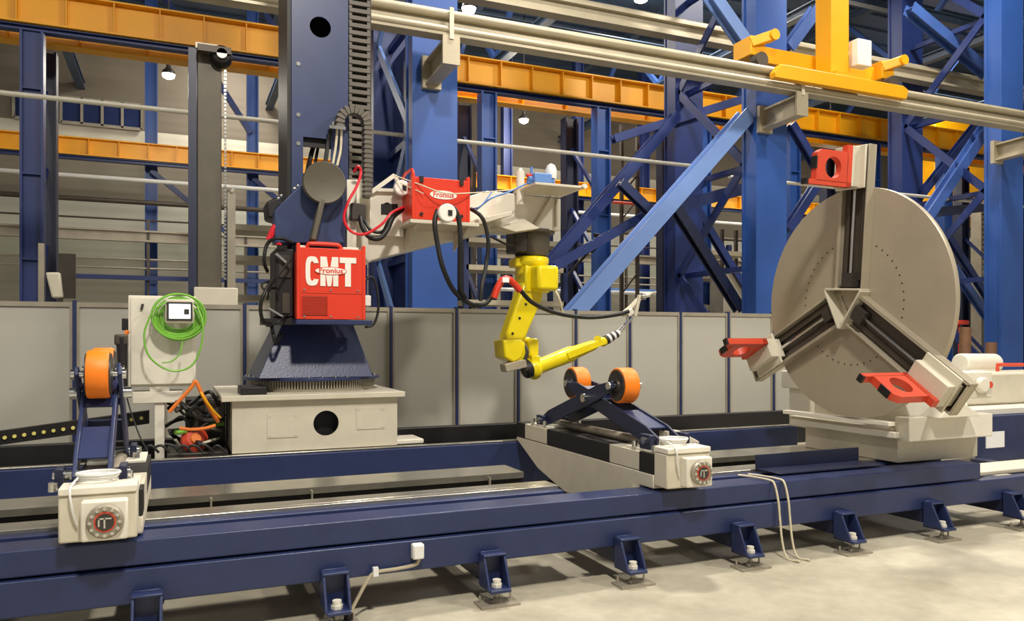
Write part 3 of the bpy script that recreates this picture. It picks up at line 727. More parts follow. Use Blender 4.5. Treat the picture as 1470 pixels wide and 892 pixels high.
# equipment at boom end
t = thing('valve_block', 'blue and white valve block with bottle on the boom end platform', 'valve block', P(780, 280, Y=7.3))
q = P(778, 270, Y=7.3); MB().box(q.x - .12, q.x + .08, 7.22, 7.38, 3.21, 3.31).cyl((q.x - .16, 7.3, 3.25), (q.x + .14, 7.3, 3.25), .035).build('block', 'light_blue', t, .012)
MB().lathe(P(791, 254, Y=7.3), (0, 0, 1), [(.055, -.02), (.06, 0), (.06, .07), (.04, .12), (.0, .14)], 20).build('bottle', 'white_plastic', t)
MB().cyl(P(763, 262, Y=7.3), P(763, 240, Y=7.3), .015).cyl(P(757, 262, Y=7.3), P(772, 262, Y=7.3), .02).build('gas_fitting', 'light_blue', t)
MB().box(q.x - .1, q.x + .2, 7.24, 7.36, 3.18, 3.212).build('fitting_base', 'cream_white', t, .01)
MB().cyl(P(756, 252, Y=7.3), P(764, 252, Y=7.3), .02).build('red_knob', 'red_paint', t)
o = MB().tube([P(683, 302, Y=7.3), P(705, 285, Y=7.25), P(730, 276, Y=7.3), P(760, 262, Y=7.3)], .009).tube([P(676, 300, Y=7.3), P(690, 296, Y=7.2), P(706, 276, Y=7.3)], .007).build('air_line', 'light_blue')
tag(o, 'thin blue air line draped over the boom end', 'air line')

# ================================================================ ROBOT
rb = thing('welding_robot', 'yellow six-axis welding robot hanging upside down from the boom end', 'robot', P(765, 330, Y=7.85))
Yr = 7.85
def rp(px, py, Y=Yr): return P(px, py, Y=Y)
cb = rp(764, 332)
top = MB().lathe(cb, (0, 0, -1), [(.25, 0), (.25, .03), (.2, .05), (.19, .25), (.17, .28)], 32).build('mounting_base', 'robot_grey', rb)
MB().box(cb.x - .28, cb.x - .12, Yr - .16, Yr + .1, cb.z - .26, cb.z - .03).build('connector_block', 'dark_grey', top, .02)
c2 = rp(760, 368); MB().cyl(c2, c2 + V((0, 0, .08)), .16, n=24).build('rotation_ring', 'black', rb)
c3 = rp(762, 376)
b = MB().lathe(c3, (0, 0, -1), [(.19, -.05), (.2, -.03), (.2, .03), (.17, .06), (.16, .16)], 32)
b.cbox(rp(744, 378, Yr), (.16, .2, .1))
b.cbox(rp(764, 402), (.30, .3, .3))
b.prism([rp(748, 380), rp(775, 380), rp(778, 425), rp(770, 432), rp(758, 430)], (0, .14, 0))
b.build('shoulder', 'robot_yellow', rb, .03)
MB().cbox(rp(781, 400, 7.62), (.25, .24, .27)).build('shoulder_motor_cover', 'robot_yellow', rb, .035)
ua = [(757, 424), (778, 424), (783, 418), (749, 505), (719, 500), (722, 482)]
b = MB().prism([rp(*q, Y=7.72) for q in ((752, 405), (783, 405), (779, 430), (752, 492), (725, 492), (727, 480))], (0, .2, 0))
u = b.build('upper_arm', 'robot_yellow', rb, .025)
b = MB()
for q in ((755, 437), (746, 457), (736, 479)): b.cyl(rp(*q, Y=7.73), rp(*q, Y=7.71), .014, n=12)
b.each('arm_plug', 'black', u)
ec = rp(737, 504, Y=7.8)
b = MB().lathe(ec, (0, -1, 0), [(.1, -.18), (.125, -.15), (.13, 0), (.13, .1), (.11, .13), (0, .135)], 28)
b.prism([rp(723, 488, 7.66), rp(749, 487, 7.66), rp(754, 500, 7.66), rp(750, 514, 7.66), rp(738, 521, 7.66), rp(725, 514, 7.66)], (0, .3, 0))
e = b.build('elbow', 'robot_yellow', rb, .02)
b = MB().cbox(rp(761, 499, 7.85), (.13, .2, .2)).cbox(rp(752, 488, 7.85), (.12, .14, .06)); b.build('elbow_motor', 'robot_yellow', rb, .025)
rot = M4.Rotation(R(12), 3, 'Y')
MB().cbox(rp(737, 525, 7.72), (.25, .16, .09), M4.Rotation(R(-12), 3, 'Y')).build('cable_bracket', 'disc_grey', rb, .008)
MB().lathe(rp(757, 530, 7.75), rp(765, 527, 7.75) - rp(755, 531, 7.75), [(.085, -.05), (.1, -.03), (.1, .03), (.085, .045)], 24).build('forearm_gear', 'black', rb)
MB().tube([rp(752, 494, 7.7), rp(757, 505, 7.66), rp(753, 520, 7.66), rp(756, 532, 7.66)], .02).build('elbow_cables', 'dark_grey', rb)
fd = (rp(868, 490) - rp(765, 530)).normalized()
b = MB().lathe(rp(764, 530, 7.78), fd, [(.11, -.04), (.125, 0), (.12, .04), (.085, .08), (.085, .25), (.09, .5), (.075, .56), (.06, .8), (.05, .84)], 28)
b.cbox(rp(765, 520, 7.78), (.1, .16, .14))
b.beam(rp(812, 511, 7.74), rp(866, 490, 7.74), .12, .08, w2=.09, h2=.07)
fa = b.build('forearm', 'robot_yellow', rb, .006)
b = MB().sphere(rp(866, 491, 7.8), .055, 8).cyl(rp(858, 487, 7.7), rp(858, 487, 7.86), .04); b.build('wrist', 'robot_yellow', rb)
w0, w1 = rp(869, 489, 7.8), rp(889, 478, 7.8); wd = (w1 - w0)
b = MB()
for i in range(3): b.cyl(w0 + wd * (i * .33), w0 + wd * (i * .33 + .17), .055 - i * .006, n=20)
b.build('wrist_rings', 'black', rb)
b = MB()
for i in range(3): b.cyl(w0 + wd * (i * .33 + .17), w0 + wd * (i * .33 + .33), .052 - i * .006, n=20)
b.build('tool_flange', 'white_plastic', rb)
b = MB().tube([w1, rp(897, 467, 7.8), rp(908, 457, 7.8)], .018); b.cyl(rp(888, 478, 7.8), rp(896, 470, 7.8), .03)
b.build('torch_mount', 'chrome', rb)
t = thing('welding_torch', 'pale welding torch held at the tip of the robot arm', 'torch', rp(905, 450, 7.8))
MB().cbox(rp(903, 449, 7.78), (.09, .07, .07), M4.Rotation(R(-35), 3, 'Y')).build('clamp', 'cream_white', t, .008)
MB().beam(rp(911, 455, 7.78), rp(918, 424, 7.78), .05, .035).build('bracket', 'cream', t, .006)
MB().tube([rp(893, 452, 7.8), rp(906, 441, 7.8), rp(920, 427, 7.8), rp(932, 423, 7.8)], .031).build('barrel', 'cream', t)
MB().cyl(rp(932, 423, 7.8), rp(942, 419, 7.8), .02, .008).build('nozzle', 'grey_steel', t)
MB().cyl(rp(921, 426, 7.76), rp(926, 426, 7.76), .035).build('holder_cap', 'chrome', t)
# hoses
def hose(pts, r, m, lab, cat='hose', name='hose', grp=None):
    return tag(MB().tube([P(a, b_, Y=y) for a, b_, y in pts], r, 10).build(name, m), lab, cat, grp)
hose([(628, 302, 6.94), (624, 320, 6.9), (628, 350, 6.9), (636, 385, 6.9), (652, 418, 7), (675, 436, 7.1), (695, 437, 7.15), (706, 425, 7.2), (716, 407, 7.2), (728, 404, 7.2), (745, 415, 7.2), (765, 435, 7.3), (800, 450, 7.5), (845, 456, 7.7), (885, 452, 7.75), (903, 447, 7.72)], .023, 'black_rubber',
     'thick black torch hose looping from front pulley past the robot to its torch')
hose([(636, 295, 6.94), (652, 300, 6.9), (659, 318, 6.9), (661, 350, 6.9), (660, 385, 6.95), (661, 415, 7), (668, 428, 7.05)], .024, 'black_rubber', 'black hose hanging straight down right of the front pulley')
hose([(676, 300, 7.3), (690, 310, 7.2), (697, 325, 7.2), (701, 350, 7.2), (698, 380, 7.2), (692, 410, 7.1), (690, 432, 7.08)], .02, 'black_rubber', 'black hose hanging between the boom shelf and the robot')
hose([(705, 340, 7.4), (730, 352, 7.5), (742, 350, 7.6)], .012, 'black_rubber', 'short black cable running into the robot base', 'cable', 'cable')
hose([(797, 417, 7.72), (803, 430, 7.7), (808, 450, 7.75)], .014, 'cream', 'short pale conduit curving below the robot shoulder', 'cable', 'cable')
o = MB().tube([P(709, 428, Y=7.14), P(715, 412, Y=7.14), P(722, 402, Y=7.14), P(730, 401, Y=7.14), P(738, 408, Y=7.16), P(746, 417, Y=7.18)], .034, 10).build('hose_saddle', 'red_paint')
tag(o, 'red hose saddle bent over the black hose left of the robot', 'hose saddle')
q = P(726, 402, Y=7.09); MB().cbox(q, (.07, .01, .05)).build('saddle_label', 'paper', o)
hose([(508, 247, 7.35), (514, 239, 7.3), (518, 248, 7.3), (512, 268, 7.25), (500, 290, 7.2), (494, 315, 7.2), (505, 333, 7.2), (525, 336, 7.2), (548, 322, 7.2), (562, 306, 7.25), (580, 297, 7.35)], .013, 'red_hose', 'thin red hose looping over the boom root')
hose([(517, 308, 7.38), (520, 325, 7.3), (530, 340, 7.28), (545, 342, 7.26), (556, 330, 7.28), (564, 312, 7.3), (578, 300, 7.4)], .025, 'black_rubber', 'thick black hose sagging below the red hose loop')
hose([(522, 312, 7.38), (528, 326, 7.33), (538, 333, 7.31), (550, 332, 7.3), (559, 316, 7.33), (574, 304, 7.42)], .016, 'black_rubber', 'thinner black hose nested inside the thick sagging one')
hose([(522, 404, 7.2), (534, 398, 7.2), (541, 415, 7.2), (543, 445, 7.2), (536, 466, 7.2), (524, 470, 7.2)], .012, 'black_rubber', 'black cable arching beside the right side of the CMT box', 'cable', 'cable')
# CMT box right side plug
q = P(526, 432, Y=7.12)
tag(MB().box(q.x - .03, q.x + .04, 7.1, 7.2, q.z - .05, q.z + .05).build('white_plug', 'white_plastic', None, .01), 'small white plug sticking out right of the CMT box', 'plug')

# equipment left of the CMT box
t = thing('wire_feeder', 'dark wire feeder with red edge and cables left of the CMT box', 'wire feeder', P(400, 470, Y=7.3))
x_, X_ = P(391, 400, Y=7.3).x, P(424, 400, Y=7.3).x
MB().box(x_ + .02, X_ - .02, 7.25, 7.7, 1.8, 2.42).build('housing', 'black', t, .015)
MB().box(x_ + .05, X_ - .05, 7.235, 7.25, 2.16, 2.36).build('connection_panel', 'dark_grey', t)
MB().box(x_ + .08, X_ - .06, 7.235, 7.25, 1.84, 2.02).build('lower_panel', 'brown_steel', t)
MB().tube([P(386, 345, Y=7.35), P(395, 326, Y=7.35), P(402, 328, Y=7.35), P(400, 352, Y=7.35)], .03).build('red_cover', 'red_hose', t)
MB().beam(P(396, 364, Y=7.2), P(414, 380, Y=7.2), .02, .02).beam(P(385, 442, Y=7.2), P(408, 456, Y=7.2), .016, .016).each('bright_fitting', 'chrome', t)
MB().box(P(376, 0, Y=7.3).x, P(420, 0, Y=7.3).x, 7.22, 7.5, 1.735, 1.79).build('support_arm', 'black', t)
random.seed(3)
for k, lab in enumerate(('black cable bundle draped at upper left of wire feeder', 'black cable loop hanging at far left of wire feeder', 'thin dark cable crossing in front of wire feeder', 'black cable curling under the wire feeder', 'dark cable running down beside the blue pedestal', 'thin black cable looping at mid height of the wire feeder')):
    pp = [[(420, 348, 7.2), (400, 342, 7.15), (384, 350, 7.2), (379, 375, 7.2), (384, 390, 7.3)],
          [(392, 400, 7.2), (380, 420, 7.1), (374, 440, 7.1), (378, 462, 7.15), (392, 466, 7.25)],
          [(418, 372, 7.15), (400, 395, 7.1), (388, 412, 7.15), (384, 430, 7.2)],
          [(412, 452, 7.2), (400, 462, 7.1), (384, 468, 7.15), (376, 455, 7.2)],
          [(390, 468, 7.3), (392, 480, 7.2), (396, 492, 7.2), (404, 480, 7.3)],
          [(386, 404, 7.2), (376, 408, 7.15), (380, 416, 7.12), (396, 414, 7.2), (400, 425, 7.2)]][k]
    hose(pp, .016 if k in (0, 1, 4) else .01, 'black_rubber', lab, 'cable', 'cable')

# ================================================================ CONTROL CABINET
Yc = 7.3
ca, cb_ = P(184, 430, Y=Yc).x, P(278, 430, Y=Yc).x
t = thing('control_cabinet', 'pale grey control cabinet on a T-shaped stand beside the manipulator base', 'cabinet', ((ca + cb_) / 2, 7.5, .5))
MB().box(ca, cb_ + .02, Yc, Yc + .28, 1.2, 1.975).build('body', 'cream_white', t, .008)
MB().box(ca + .02, cb_, Yc - .02, Yc, 1.22, 1.955).build('door', 'cream_white', t, .005)
MB().box(ca - .05, ca - .002, Yc + .02, Yc + .1, 1.68, 1.78).build('hinge_block', 'black', t, .006)
q = P(205, 440, Y=Yc - .02)
MB().beam((q.x, Yc - .03, q.z + .02), (q.x - .01, Yc - .03, q.z - .03), .02, .02).build('lock', 'dark_grey', t)
MB().box(P(190, 0, Y=Yc).x, P(262, 0, Y=Yc).x, Yc, Yc + .25, 1.06, 1.16).build('stand_top', 'cream_white', t, .005)
MB().box(P(222, 0, Y=Yc).x, P(236, 0, Y=Yc).x, Yc + .02, Yc + .12, .3, 1.06).build('stand_leg', 'cream_white', t, .004)
MB().box(P(215, 0, Y=Yc).x, P(243, 0, Y=Yc).x, Yc, Yc + .2, 1.16, 1.2).build('stand_neck', 'cream_white', t)
# pendant display
d0 = P(237, 433, Y=7.12); d1 = P(278, 463, Y=7.12)
t = thing('teach_pendant', 'small teach pendant with white screen hanging on the control cabinet', 'pendant', ((d0.x + d1.x) / 2, 7.1, d1.z))
MB().box(d0.x, d1.x, 7.12, 7.17, d1.z - .01, d0.z + .02).build('body', 'cream', t, .012)
MB().box(d0.x + .012, d1.x - .008, 7.11, 7.12, d1.z + .012, d0.z - .003).build('bezel', 'dark_grey', t, .003)
MB().box(d0.x + .03, d1.x - .025, 7.107, 7.11, d1.z + .03, d0.z - .02).build('screen', 'screen', t)
MB().box(d1.x - .075, d1.x - .035, 7.104, 7.107, d1.z + .065, d1.z + .11).build('screen_icon', 'dark_grey', t)
# green cable coil
cc = P(257, 452, Y=7.22); b = MB()
for k in range(12):
    rx = .125 + .006 * k + random.uniform(-.006, .006); ox, oz = random.uniform(-.01, .01), -.01 * (k % 5) * .8
    b.tube([(cc.x + ox + rx * 1.08 * math.cos(2 * math.pi * i / 20), 7.22 - .006 * k, cc.z + oz - .01 + rx * .98 * math.sin(2 * math.pi * i / 20)) for i in range(21)], .008, 6)
gc = b.build('cable_coil', 'green_cable'); tag(gc, 'coil of bright green cable around the teach pendant', 'cable coil')
o = MB().tube([P(215, 455, Y=7.1), P(207, 480, Y=7.1), P(212, 508, Y=7.1), P(230, 526, Y=7.1), P(252, 533, Y=7.1), (P(275, 525, Y=7.1)), P(288, 500, Y=7.1), P(291, 465, Y=7.1), P(283, 440, Y=7.12)], .008).tube([P(232, 521, Y=7.08), P(246, 519, Y=7.08), P(258, 508, Y=7.08), P(262, 490, Y=7.1)], .006).tube([P(215, 455, Y=7.1), P(222, 443, Y=7.1), P(240, 434, Y=7.12)], .006).build('loose_cable', 'green_cable')
tag(o, 'loose green cable loops hanging below the coil', 'cable')
# torch holder at the left of the cabinet
t = thing('spray_gun', 'black hand torch hanging on left side of the control cabinet', 'torch', P(176, 555, Y=7.2))
b = MB().cyl(P(175, 485, Y=7.2), P(177, 555, Y=7.2), .045, .035, n=14); b.build('handle', 'black', t)
MB().cbox(P(174, 488, Y=7.2), (.1, .08, .09)).build('head', 'brown_steel', t, .015)
MB().cyl(P(180, 480, Y=7.2), P(184, 475, Y=7.2), .018).build('nozzle', 'orange_cable', t)
hose([(178, 552, 7.2), (186, 585, 7.2), (200, 625, 7.1), (212, 648, 7.0)], .006, 'black_rubber', 'thin black cable falling from the hand torch to the track', 'cable', 'cable')

# black strip with yellow dots
a, b_ = P(-20, 631, Y=7.6), P(214, 598, Y=7.6)
t = thing('cable_carrier', 'black cable carrier strip with pale yellow dots left of the stand', 'cable carrier', a)
dz = (b_ - a); MB().prism([a + V((0, 0, .05)), b_ + V((0, 0, .05)), b_ - V((0, 0, .065)), a - V((0, 0, .065))], (0, .1, 0)).build('strip', 'black', t)
for i in range(16):
    p = P(7 + 14.0 * i, 628.5 - 2.0 * i, Y=7.595)
    if i < 15: MB().cyl(p, p + V((0, -.012, 0)), .015, n=14).build('dot', 'yellow_dot', t)

# clutter between the stand and base: cables, valve, red reel
hose([(243, 592, 7.0), (258, 575, 7.0), (275, 556, 7.0), (281, 548, 7.0), (290, 566, 7.0), (303, 590, 7.05), (313, 606, 7.1)], .016, 'orange_cable', 'orange cable bent into a peak beside the manipulator base', 'cable', 'cable')
hose([(282, 550, 7.03), (292, 570, 6.98), (306, 590, 7.0), (316, 600, 7.05)], .011, 'yellow_paint', 'yellow cable running down beside the orange peak', 'cable', 'cable')
hose([(258, 615, 7.0), (275, 617, 6.98), (295, 615, 6.98), (309, 611, 7.0)], .014, 'orange_cable', 'short level orange cable above the red reel', 'cable', 'cable')
t = thing('hose_reel', 'red round reel lying among cables beside the stand', 'reel', P(280, 640, Y=7.3))
MB().lathe(P(280, 631, Y=7.3), (.2, -1, .3), [(.11, -.06), (.11, 0), (.07, .03), (0, .035)], 24).build('drum', 'jaw_red', t)
MB().lathe(P(280, 631, Y=7.3), (.2, -1, .3), [(.05, .03), (.04, .05), (0, .05)], 16).build('hub', 'orange_cable', t)
MB().lathe(P(271, 590, Y=7.35), (0, -1, 0), [(.03, -.02), (.03, .02)], 12).build('yellow_valve', 'green_cable', t)
labs = ['thin black cable nearest the stand leg in the cable tangle', 'black cable arching over the red reel', 'dark cable lying along track edge by the reel', 'grey cable crossing above the reel', 'black cable touching the base box side', 'low black cable loop under the reel', 'green wire through the cable tangle', 'grey hose curling at the tangle centre', 'black cable across the tangle top', 'pale wire among the dark cables']
for k in range(10):
    pts = []; x = 240 + random.uniform(-4, 12)
    yb = 572 + k * 7.5
    for i in range(6): pts.append((x, yb + random.uniform(-11, 11), 7.2 + random.uniform(0, .35))); x += random.uniform(11, 17)
    hose(pts, random.choice((.012, .016, .02)), ['black_rubber', 'black_rubber', 'black_rubber', 'dark_grey', 'black_rubber', 'black_rubber', 'green_cable', 'dark_grey', 'black_rubber', 'cream'][k], labs[k], 'cable', 'cable', 'tangle of cables beside the manipulator base')
o = MB()
x0_, x1_ = P(240, 650, Y=7.4).x, P(326, 650, Y=7.4).x
o.box(x0_, x1_, 7.22, 7.9, .305, .63).box(x0_ + .15, x1_, 7.7, 8.2, .63, 1.05).box(x0_ + .3, x1_ - .02, 7.35, 7.6, .9, 1.08)
tag(o.build('junction_box', 'dark_grey', None, .01), 'dark junction box under the cable tangle', 'box')
b = MB()
for i in range(7): b.tube([P(205 + i * 16, 648 - (i % 3) * 5, Y=7.06), P(216 + i * 16, 640, Y=7.05), P(228 + i * 16, 650, Y=7.06)], .012, 6)
tag(b.build('cable_bundle', 'black_rubber'), 'black cable bundle lying on top of the rear track', 'cable bundle')
MB()

# ================================================================ ROLLER CARRIAGES
def roller_carriage(xc, lab, wheels, far, prof, wide, dx=0., hw=.065):
    x0, x1 = xc - .19, xc + .19
    t = thing('roller_carriage', lab, 'roller carriage', (xc, 5.6, .56), 'roller carriages on the machine bed')
    MB().prism([(x0, y, z) for y, z in prof], (.38, 0, 0)).build('body', 'cream', t, .008)
    segs = [(4.6, 4.78, 'black'), (4.78, 5.2, 'cream'), (5.2, 6.3, 'black'), (6.3, 6.78, 'cream'), (6.78, 6.98, 'black')]
    if not wide: segs = [(4.6, 4.78, 'black'), (4.78, 5.2, 'cream'), (5.2, 6.0, 'black')]
    for y0, y1, m in segs:
        MB().box(x0, x1, y0, y1, .663, .80).build('side_cover' if m == 'cream' else 'bellows', m, t, .004 if m == 'cream' else 0)
    feet_y = far[0]
    MB().cyl((xc + .02, 4.9, .83), (xc + .02, 6.7 if wide else 5.95, .83), .035, n=16).build('lead_screw', 'grey_steel', t)
    MB().box(x0 + .02, x1 - .02, 4.62, 5.0, .80, .82).box(x0 + .02, x1 - .02, feet_y - .2, feet_y + .2, .80, .82).each('slide_plate', 'cream_white', t, .004)
    # motor end
    g = MB().box(x0 + .005, x1 - .02, 4.44, 4.6, .585, .82).build('drive_box', 'cream', t, .01)
    MB().box(x0 + .005, x1 - .02, 4.43, 4.62, .822, .86).build('drive_cover', 'cream_white', g, .006)
    MB().box(xc - .08, xc + .13, 4.36, 4.44, .60, .80).build('hub_housing', 'cream_white', g, .01)
    if wide: MB().prism([(x1 - .12, 4.8, .82), (x1 + .16, 4.8, .80), (x1 + .16, 4.8, .84), (x1 - .02, 4.8, .93), (x1 - .12, 4.8, .93)], (0, .12, 0)).build('motor_bracket', 'cream', t, .008)
    dcn = (xc + .03, 4.36, .70)
    k = MB().lathe(dcn, (0, -1, 0), [(.085, 0), (.085, .02), (.075, .03), (0, .03)], 32).build('drive_hub', 'grey_steel', g)
    q = MB()
    for i in range(12):
        a_ = 2 * math.pi * i / 12; q.cyl((dcn[0] + .066 * math.cos(a_), 4.33, dcn[2] + .066 * math.sin(a_)), (dcn[0] + .066 * math.cos(a_), 4.318, dcn[2] + .066 * math.sin(a_)), .009, n=8)
    q.box(dcn[0] - .03, dcn[0] + .03, 4.32, 4.33, dcn[2] + .014, dcn[2] + .022).box(dcn[0] - .03, dcn[0] - .022, 4.32, 4.33, dcn[2] - .02, dcn[2] + .02).box(dcn[0] - .005, dcn[0] + .003, 4.32, 4.33, dcn[2] - .03, dcn[2] + .02)
    q.build('hub_bolts', 'chrome', g)
    MB().lathe(dcn, (0, -1, 0), [(.05, .03), (.05, .034)], 24).build('hub_plate', 'jaw_red', g)
    MB().lathe(dcn, (0, -1, 0), [(.042, .034), (.042, .037)], 24).build('hub_face', 'dark_grey', g)
    # cable coil on top
    b = MB()
    for kk in range(3): b.tube([(xc - .02 + (.085 + .008 * kk) * math.cos(2 * math.pi * i / 18), 4.60 + (.07 + .006 * kk) * math.sin(2 * math.pi * i / 18), .88 + .012 * kk) for i in range(19)], .008, 6)
    b.tube([(xc - .1, 4.6, .9), (xc - .13, 4.42, .86), (xc - .12, 4.41, .76), (xc - .1, 4.42, .68)], .006, 6)
    b.build('white_cable_coil', 'white_plastic', t)
    # pivots
    xb, xc = xc, xc + dx
    feet = ((4.74, .88), far)
    for y, z in feet:
        b = MB()
        for sx in (-.15, .15): b.box(xc + sx - .02, xc + sx + .02, y - .07, y + .07, .82, z + .045)
        p = b.each('pivot_lug', 'navy_dark', t, .006)[0]
        MB().cyl((xc - .185, y, z), (xc + .185, y, z), .028, n=16).build('pivot_pin', 'chrome', p)
        b = MB()
        for sx in (-.17, .17):
            for sy in (-.13, .13): b.cyl((xc + sx, y + sy, .82), (xc + sx, y + sy, .865), .022, n=10)
        b.each('clamp_bolt', 'chrome', p)
    # crossed fork arms
    for (fy, fz), (wy, wz), xo, m in ((feet[0], wheels[1], hw + .025, 'navy'), (feet[1], wheels[0], hw + .052, 'navy')):
        d = V((0, wy - fy, wz - fz)).normalized(); u = V((0, -d.z, d.y)) * (1 if d.y > 0 else -1)
        b = MB()
        a = V((0, fy, fz)); e = V((0, wy, wz))
        for sx in (-1, 1):
            c0 = V((xc + sx * xo - .011, 0, 0))
            b.prism([c0 + a - d * .05 + u * .035, c0 + a - d * .05 - u * .035, c0 + a + d * .1 - u * .065, c0 + e - d * .2 - u * .06, c0 + e + d * .04 - u * .03, c0 + e + d * .04 + u * .03, c0 + e - d * .2 + u * .06, c0 + a + d * .12 + u * .065], (.022, 0, 0))
        L = (e - a).length
        arm = b.build('fork_arm', 'navy_dark' if wide else 'navy', t, .005)
        b = MB()
        for s0_, s1_ in ((.08, .36), (.56, .82)):
            p0 = a + d * L * s0_ + u * .045 + V((xc, 0, 0)); p1 = a + d * L * s1_ + u * .045 + V((xc, 0, 0))
            b.beam(p0, p1, xo * 2 - .024, .012, tuple(u))
        b.each('web_plate', 'navy', arm)
        b = MB()
        for sx in (-1, 1): b.cyl((xc + sx * (xo + .013), wy, wz), (xc + sx * (xo + .032), wy, wz), .03, n=12)
        b.cyl((xc - xo, wy, wz), (xc + xo, wy, wz), .02, n=12)
        b.each('axle_bolt', 'chrome', arm)
    (ya, za), (yb, zb), (yc, zc), (yd, zd) = feet[0], wheels[1], feet[1], wheels[0]
    m1, m2 = (zb - za) / (yb - ya), (zd - zc) / (yd - yc); py = (zc - za + m1 * ya - m2 * yc) / (m1 - m2); pz = za + m1 * (py - ya)
    MB().cyl((xc - .165, py, pz), (xc + .165, py, pz), .035, n=14).build('centre_pivot', 'chrome', t)
    for wy, wz in wheels:
        W2 = hw * 2
        w_ = MB().lathe((xc - hw, wy, wz), (1, 0, 0), [(.112, 0), (.135, .0), (.14, .012), (.14, W2 - .012), (.135, W2), (.112, W2)], 40).build('roller', 'orange_tread', t)
        MB().lathe((xc - hw - .001, wy, wz), (1, 0, 0), [(0, .0), (.035, -.014), (.045, -.012), (.05, .0), (.105, -.002), (.122, -.008), (.122, W2 + .01), (0, W2 + .01)], 36).build('roller_hub', 'dark_grey', w_)
    return t
roller_carriage(3.23, 'roller carriage with two orange rollers on crossed arms near mid bed', ((5.30, 1.24), (6.08, 1.22)), (6.5, .86),
                [(4.6, .56), (4.6, .66), (6.98, .655), (6.98, .63), (6.5, .42), (6.1, .33), (5.95, .30), (4.79, .32), (4.78, .56)], True)
roller_carriage(-.36, 'roller carriage with orange roller at the left end of the bed', ((5.1, 1.40), (5.42, 1.41)), (5.8, .86),
                [(4.6, .565), (4.6, .66), (6.0, .66), (6.0, .565)], False, -.06, .058)

# ================================================================ HEADSTOCK POSITIONER with disc
hs = thing('headstock', 'large headstock with round grey faceplate disc and three chuck arms', 'headstock', (5.9, 5.2, .55))
MB().box(5.58, 6.56, 4.76, 5.82, .56, .77).build('pedestal', 'cream', hs, .008)
MB().box(5.54, 6.56, 4.62, 4.76, .755, .955).build('front_cross_beam', 'cream_white', hs, .008)
MB().box(5.5, 6.5, 4.76, 5.95, .77, .86).build('slide_table', 'cream', hs, .006)
MB().box(5.42, 5.5, 4.72, 5.95, .88, .915).box(5.47, 5.53, 4.7, 5.9, .78, .83).each('guide_rail', 'cream_white', hs, .004)
AX, AY, AZ = 5.45, 5.10, 1.92
MB().prism([(5.62, 4.68, .955), (5.62, 4.72, 1.05), (5.62, 4.88, 1.18), (5.62, 5.0, 1.5), (5.62, 5.5, 1.5), (5.62, 5.75, 1.0), (5.62, 5.75, .86), (5.62, 4.72, .86)], (.75, 0, 0)).build('bearing_housing', 'cream_white', hs, .012)
MB().prism([(5.75, 4.5, .955), (5.95, 4.5, 1.12), (6.25, 4.5, .955)], (0, .18, 0)).build('gusset', 'cream_white', hs, .006)
MB().cyl((5.49, AY, AZ), (5.9, AY, AZ), .28, n=40).build('spindle', 'cream', hs)
MB().box(5.62, 6.0, 4.85, 5.45, 1.4, 2.2).build('spindle_box', 'cream', hs, .02)
b = MB().box(6.38, 6.7, 4.72, 4.9, 1.08, 1.32).cyl((6.52, 4.66, 1.2), (6.52, 4.72, 1.2), .07); gb = b.build('drive_gearbox', 'cream_white', hs, .015)
MB().cyl((6.62, 4.68, 1.2), (6.62, 4.72, 1.2), .03).build('gearbox_plug', 'jaw_red', gb)
dsk = MB().lathe((AX - .04, AY, AZ), (1, 0, 0), [(.998, 0), (1.0, .004), (1.0, .045), (.998, .05)], 128).build('faceplate_disc', 'disc_grey', hs)
b = MB()
for ring_r in (.54,):
    for i in range(48):
        a_ = 2 * math.pi * i / 48; y, z = AY + ring_r * math.cos(a_), AZ + ring_r * math.sin(a_)
        b.cyl((AX - .0405, y, z), (AX - .0415, y, z), .008, n=8)
b.each('bolt_hole', 'dark_grey', dsk)
def L(o, r_, tt, phi):
    if abs(phi - R(94)) < .01: tt += .035
    """o: stand-off from disc toward -X, r_: radial, tt: tangential"""
    return V((AX - .04 - o, AY + r_ * math.cos(phi) - tt * math.sin(phi), AZ + r_ * math.sin(phi) + tt * math.cos(phi)))
def lbox(b, o0, o1, r0, r1, t0, t1, phi):
    b.faces([L(o, r_, t_, phi) for o in (o0, o1) for r_ in (r0, r1) for t_ in (t0, t1)], [(0, 1, 3, 2), (4, 6, 7, 5), (0, 4, 5, 1), (2, 3, 7, 6), (0, 2, 6, 4), (1, 5, 7, 3)])
TL = R(-4)
for k, (phi, rj) in enumerate(((R(90) - TL * -1, 1.16), (R(213) - TL * -1 - R(0), 1.0), (R(-33) + TL * 1, 1.1))):
    pass
arms = ((R(94), 1.15), (R(215.0), 1.12), (R(-27), 1.05))   # up, toward camera and down, away and down
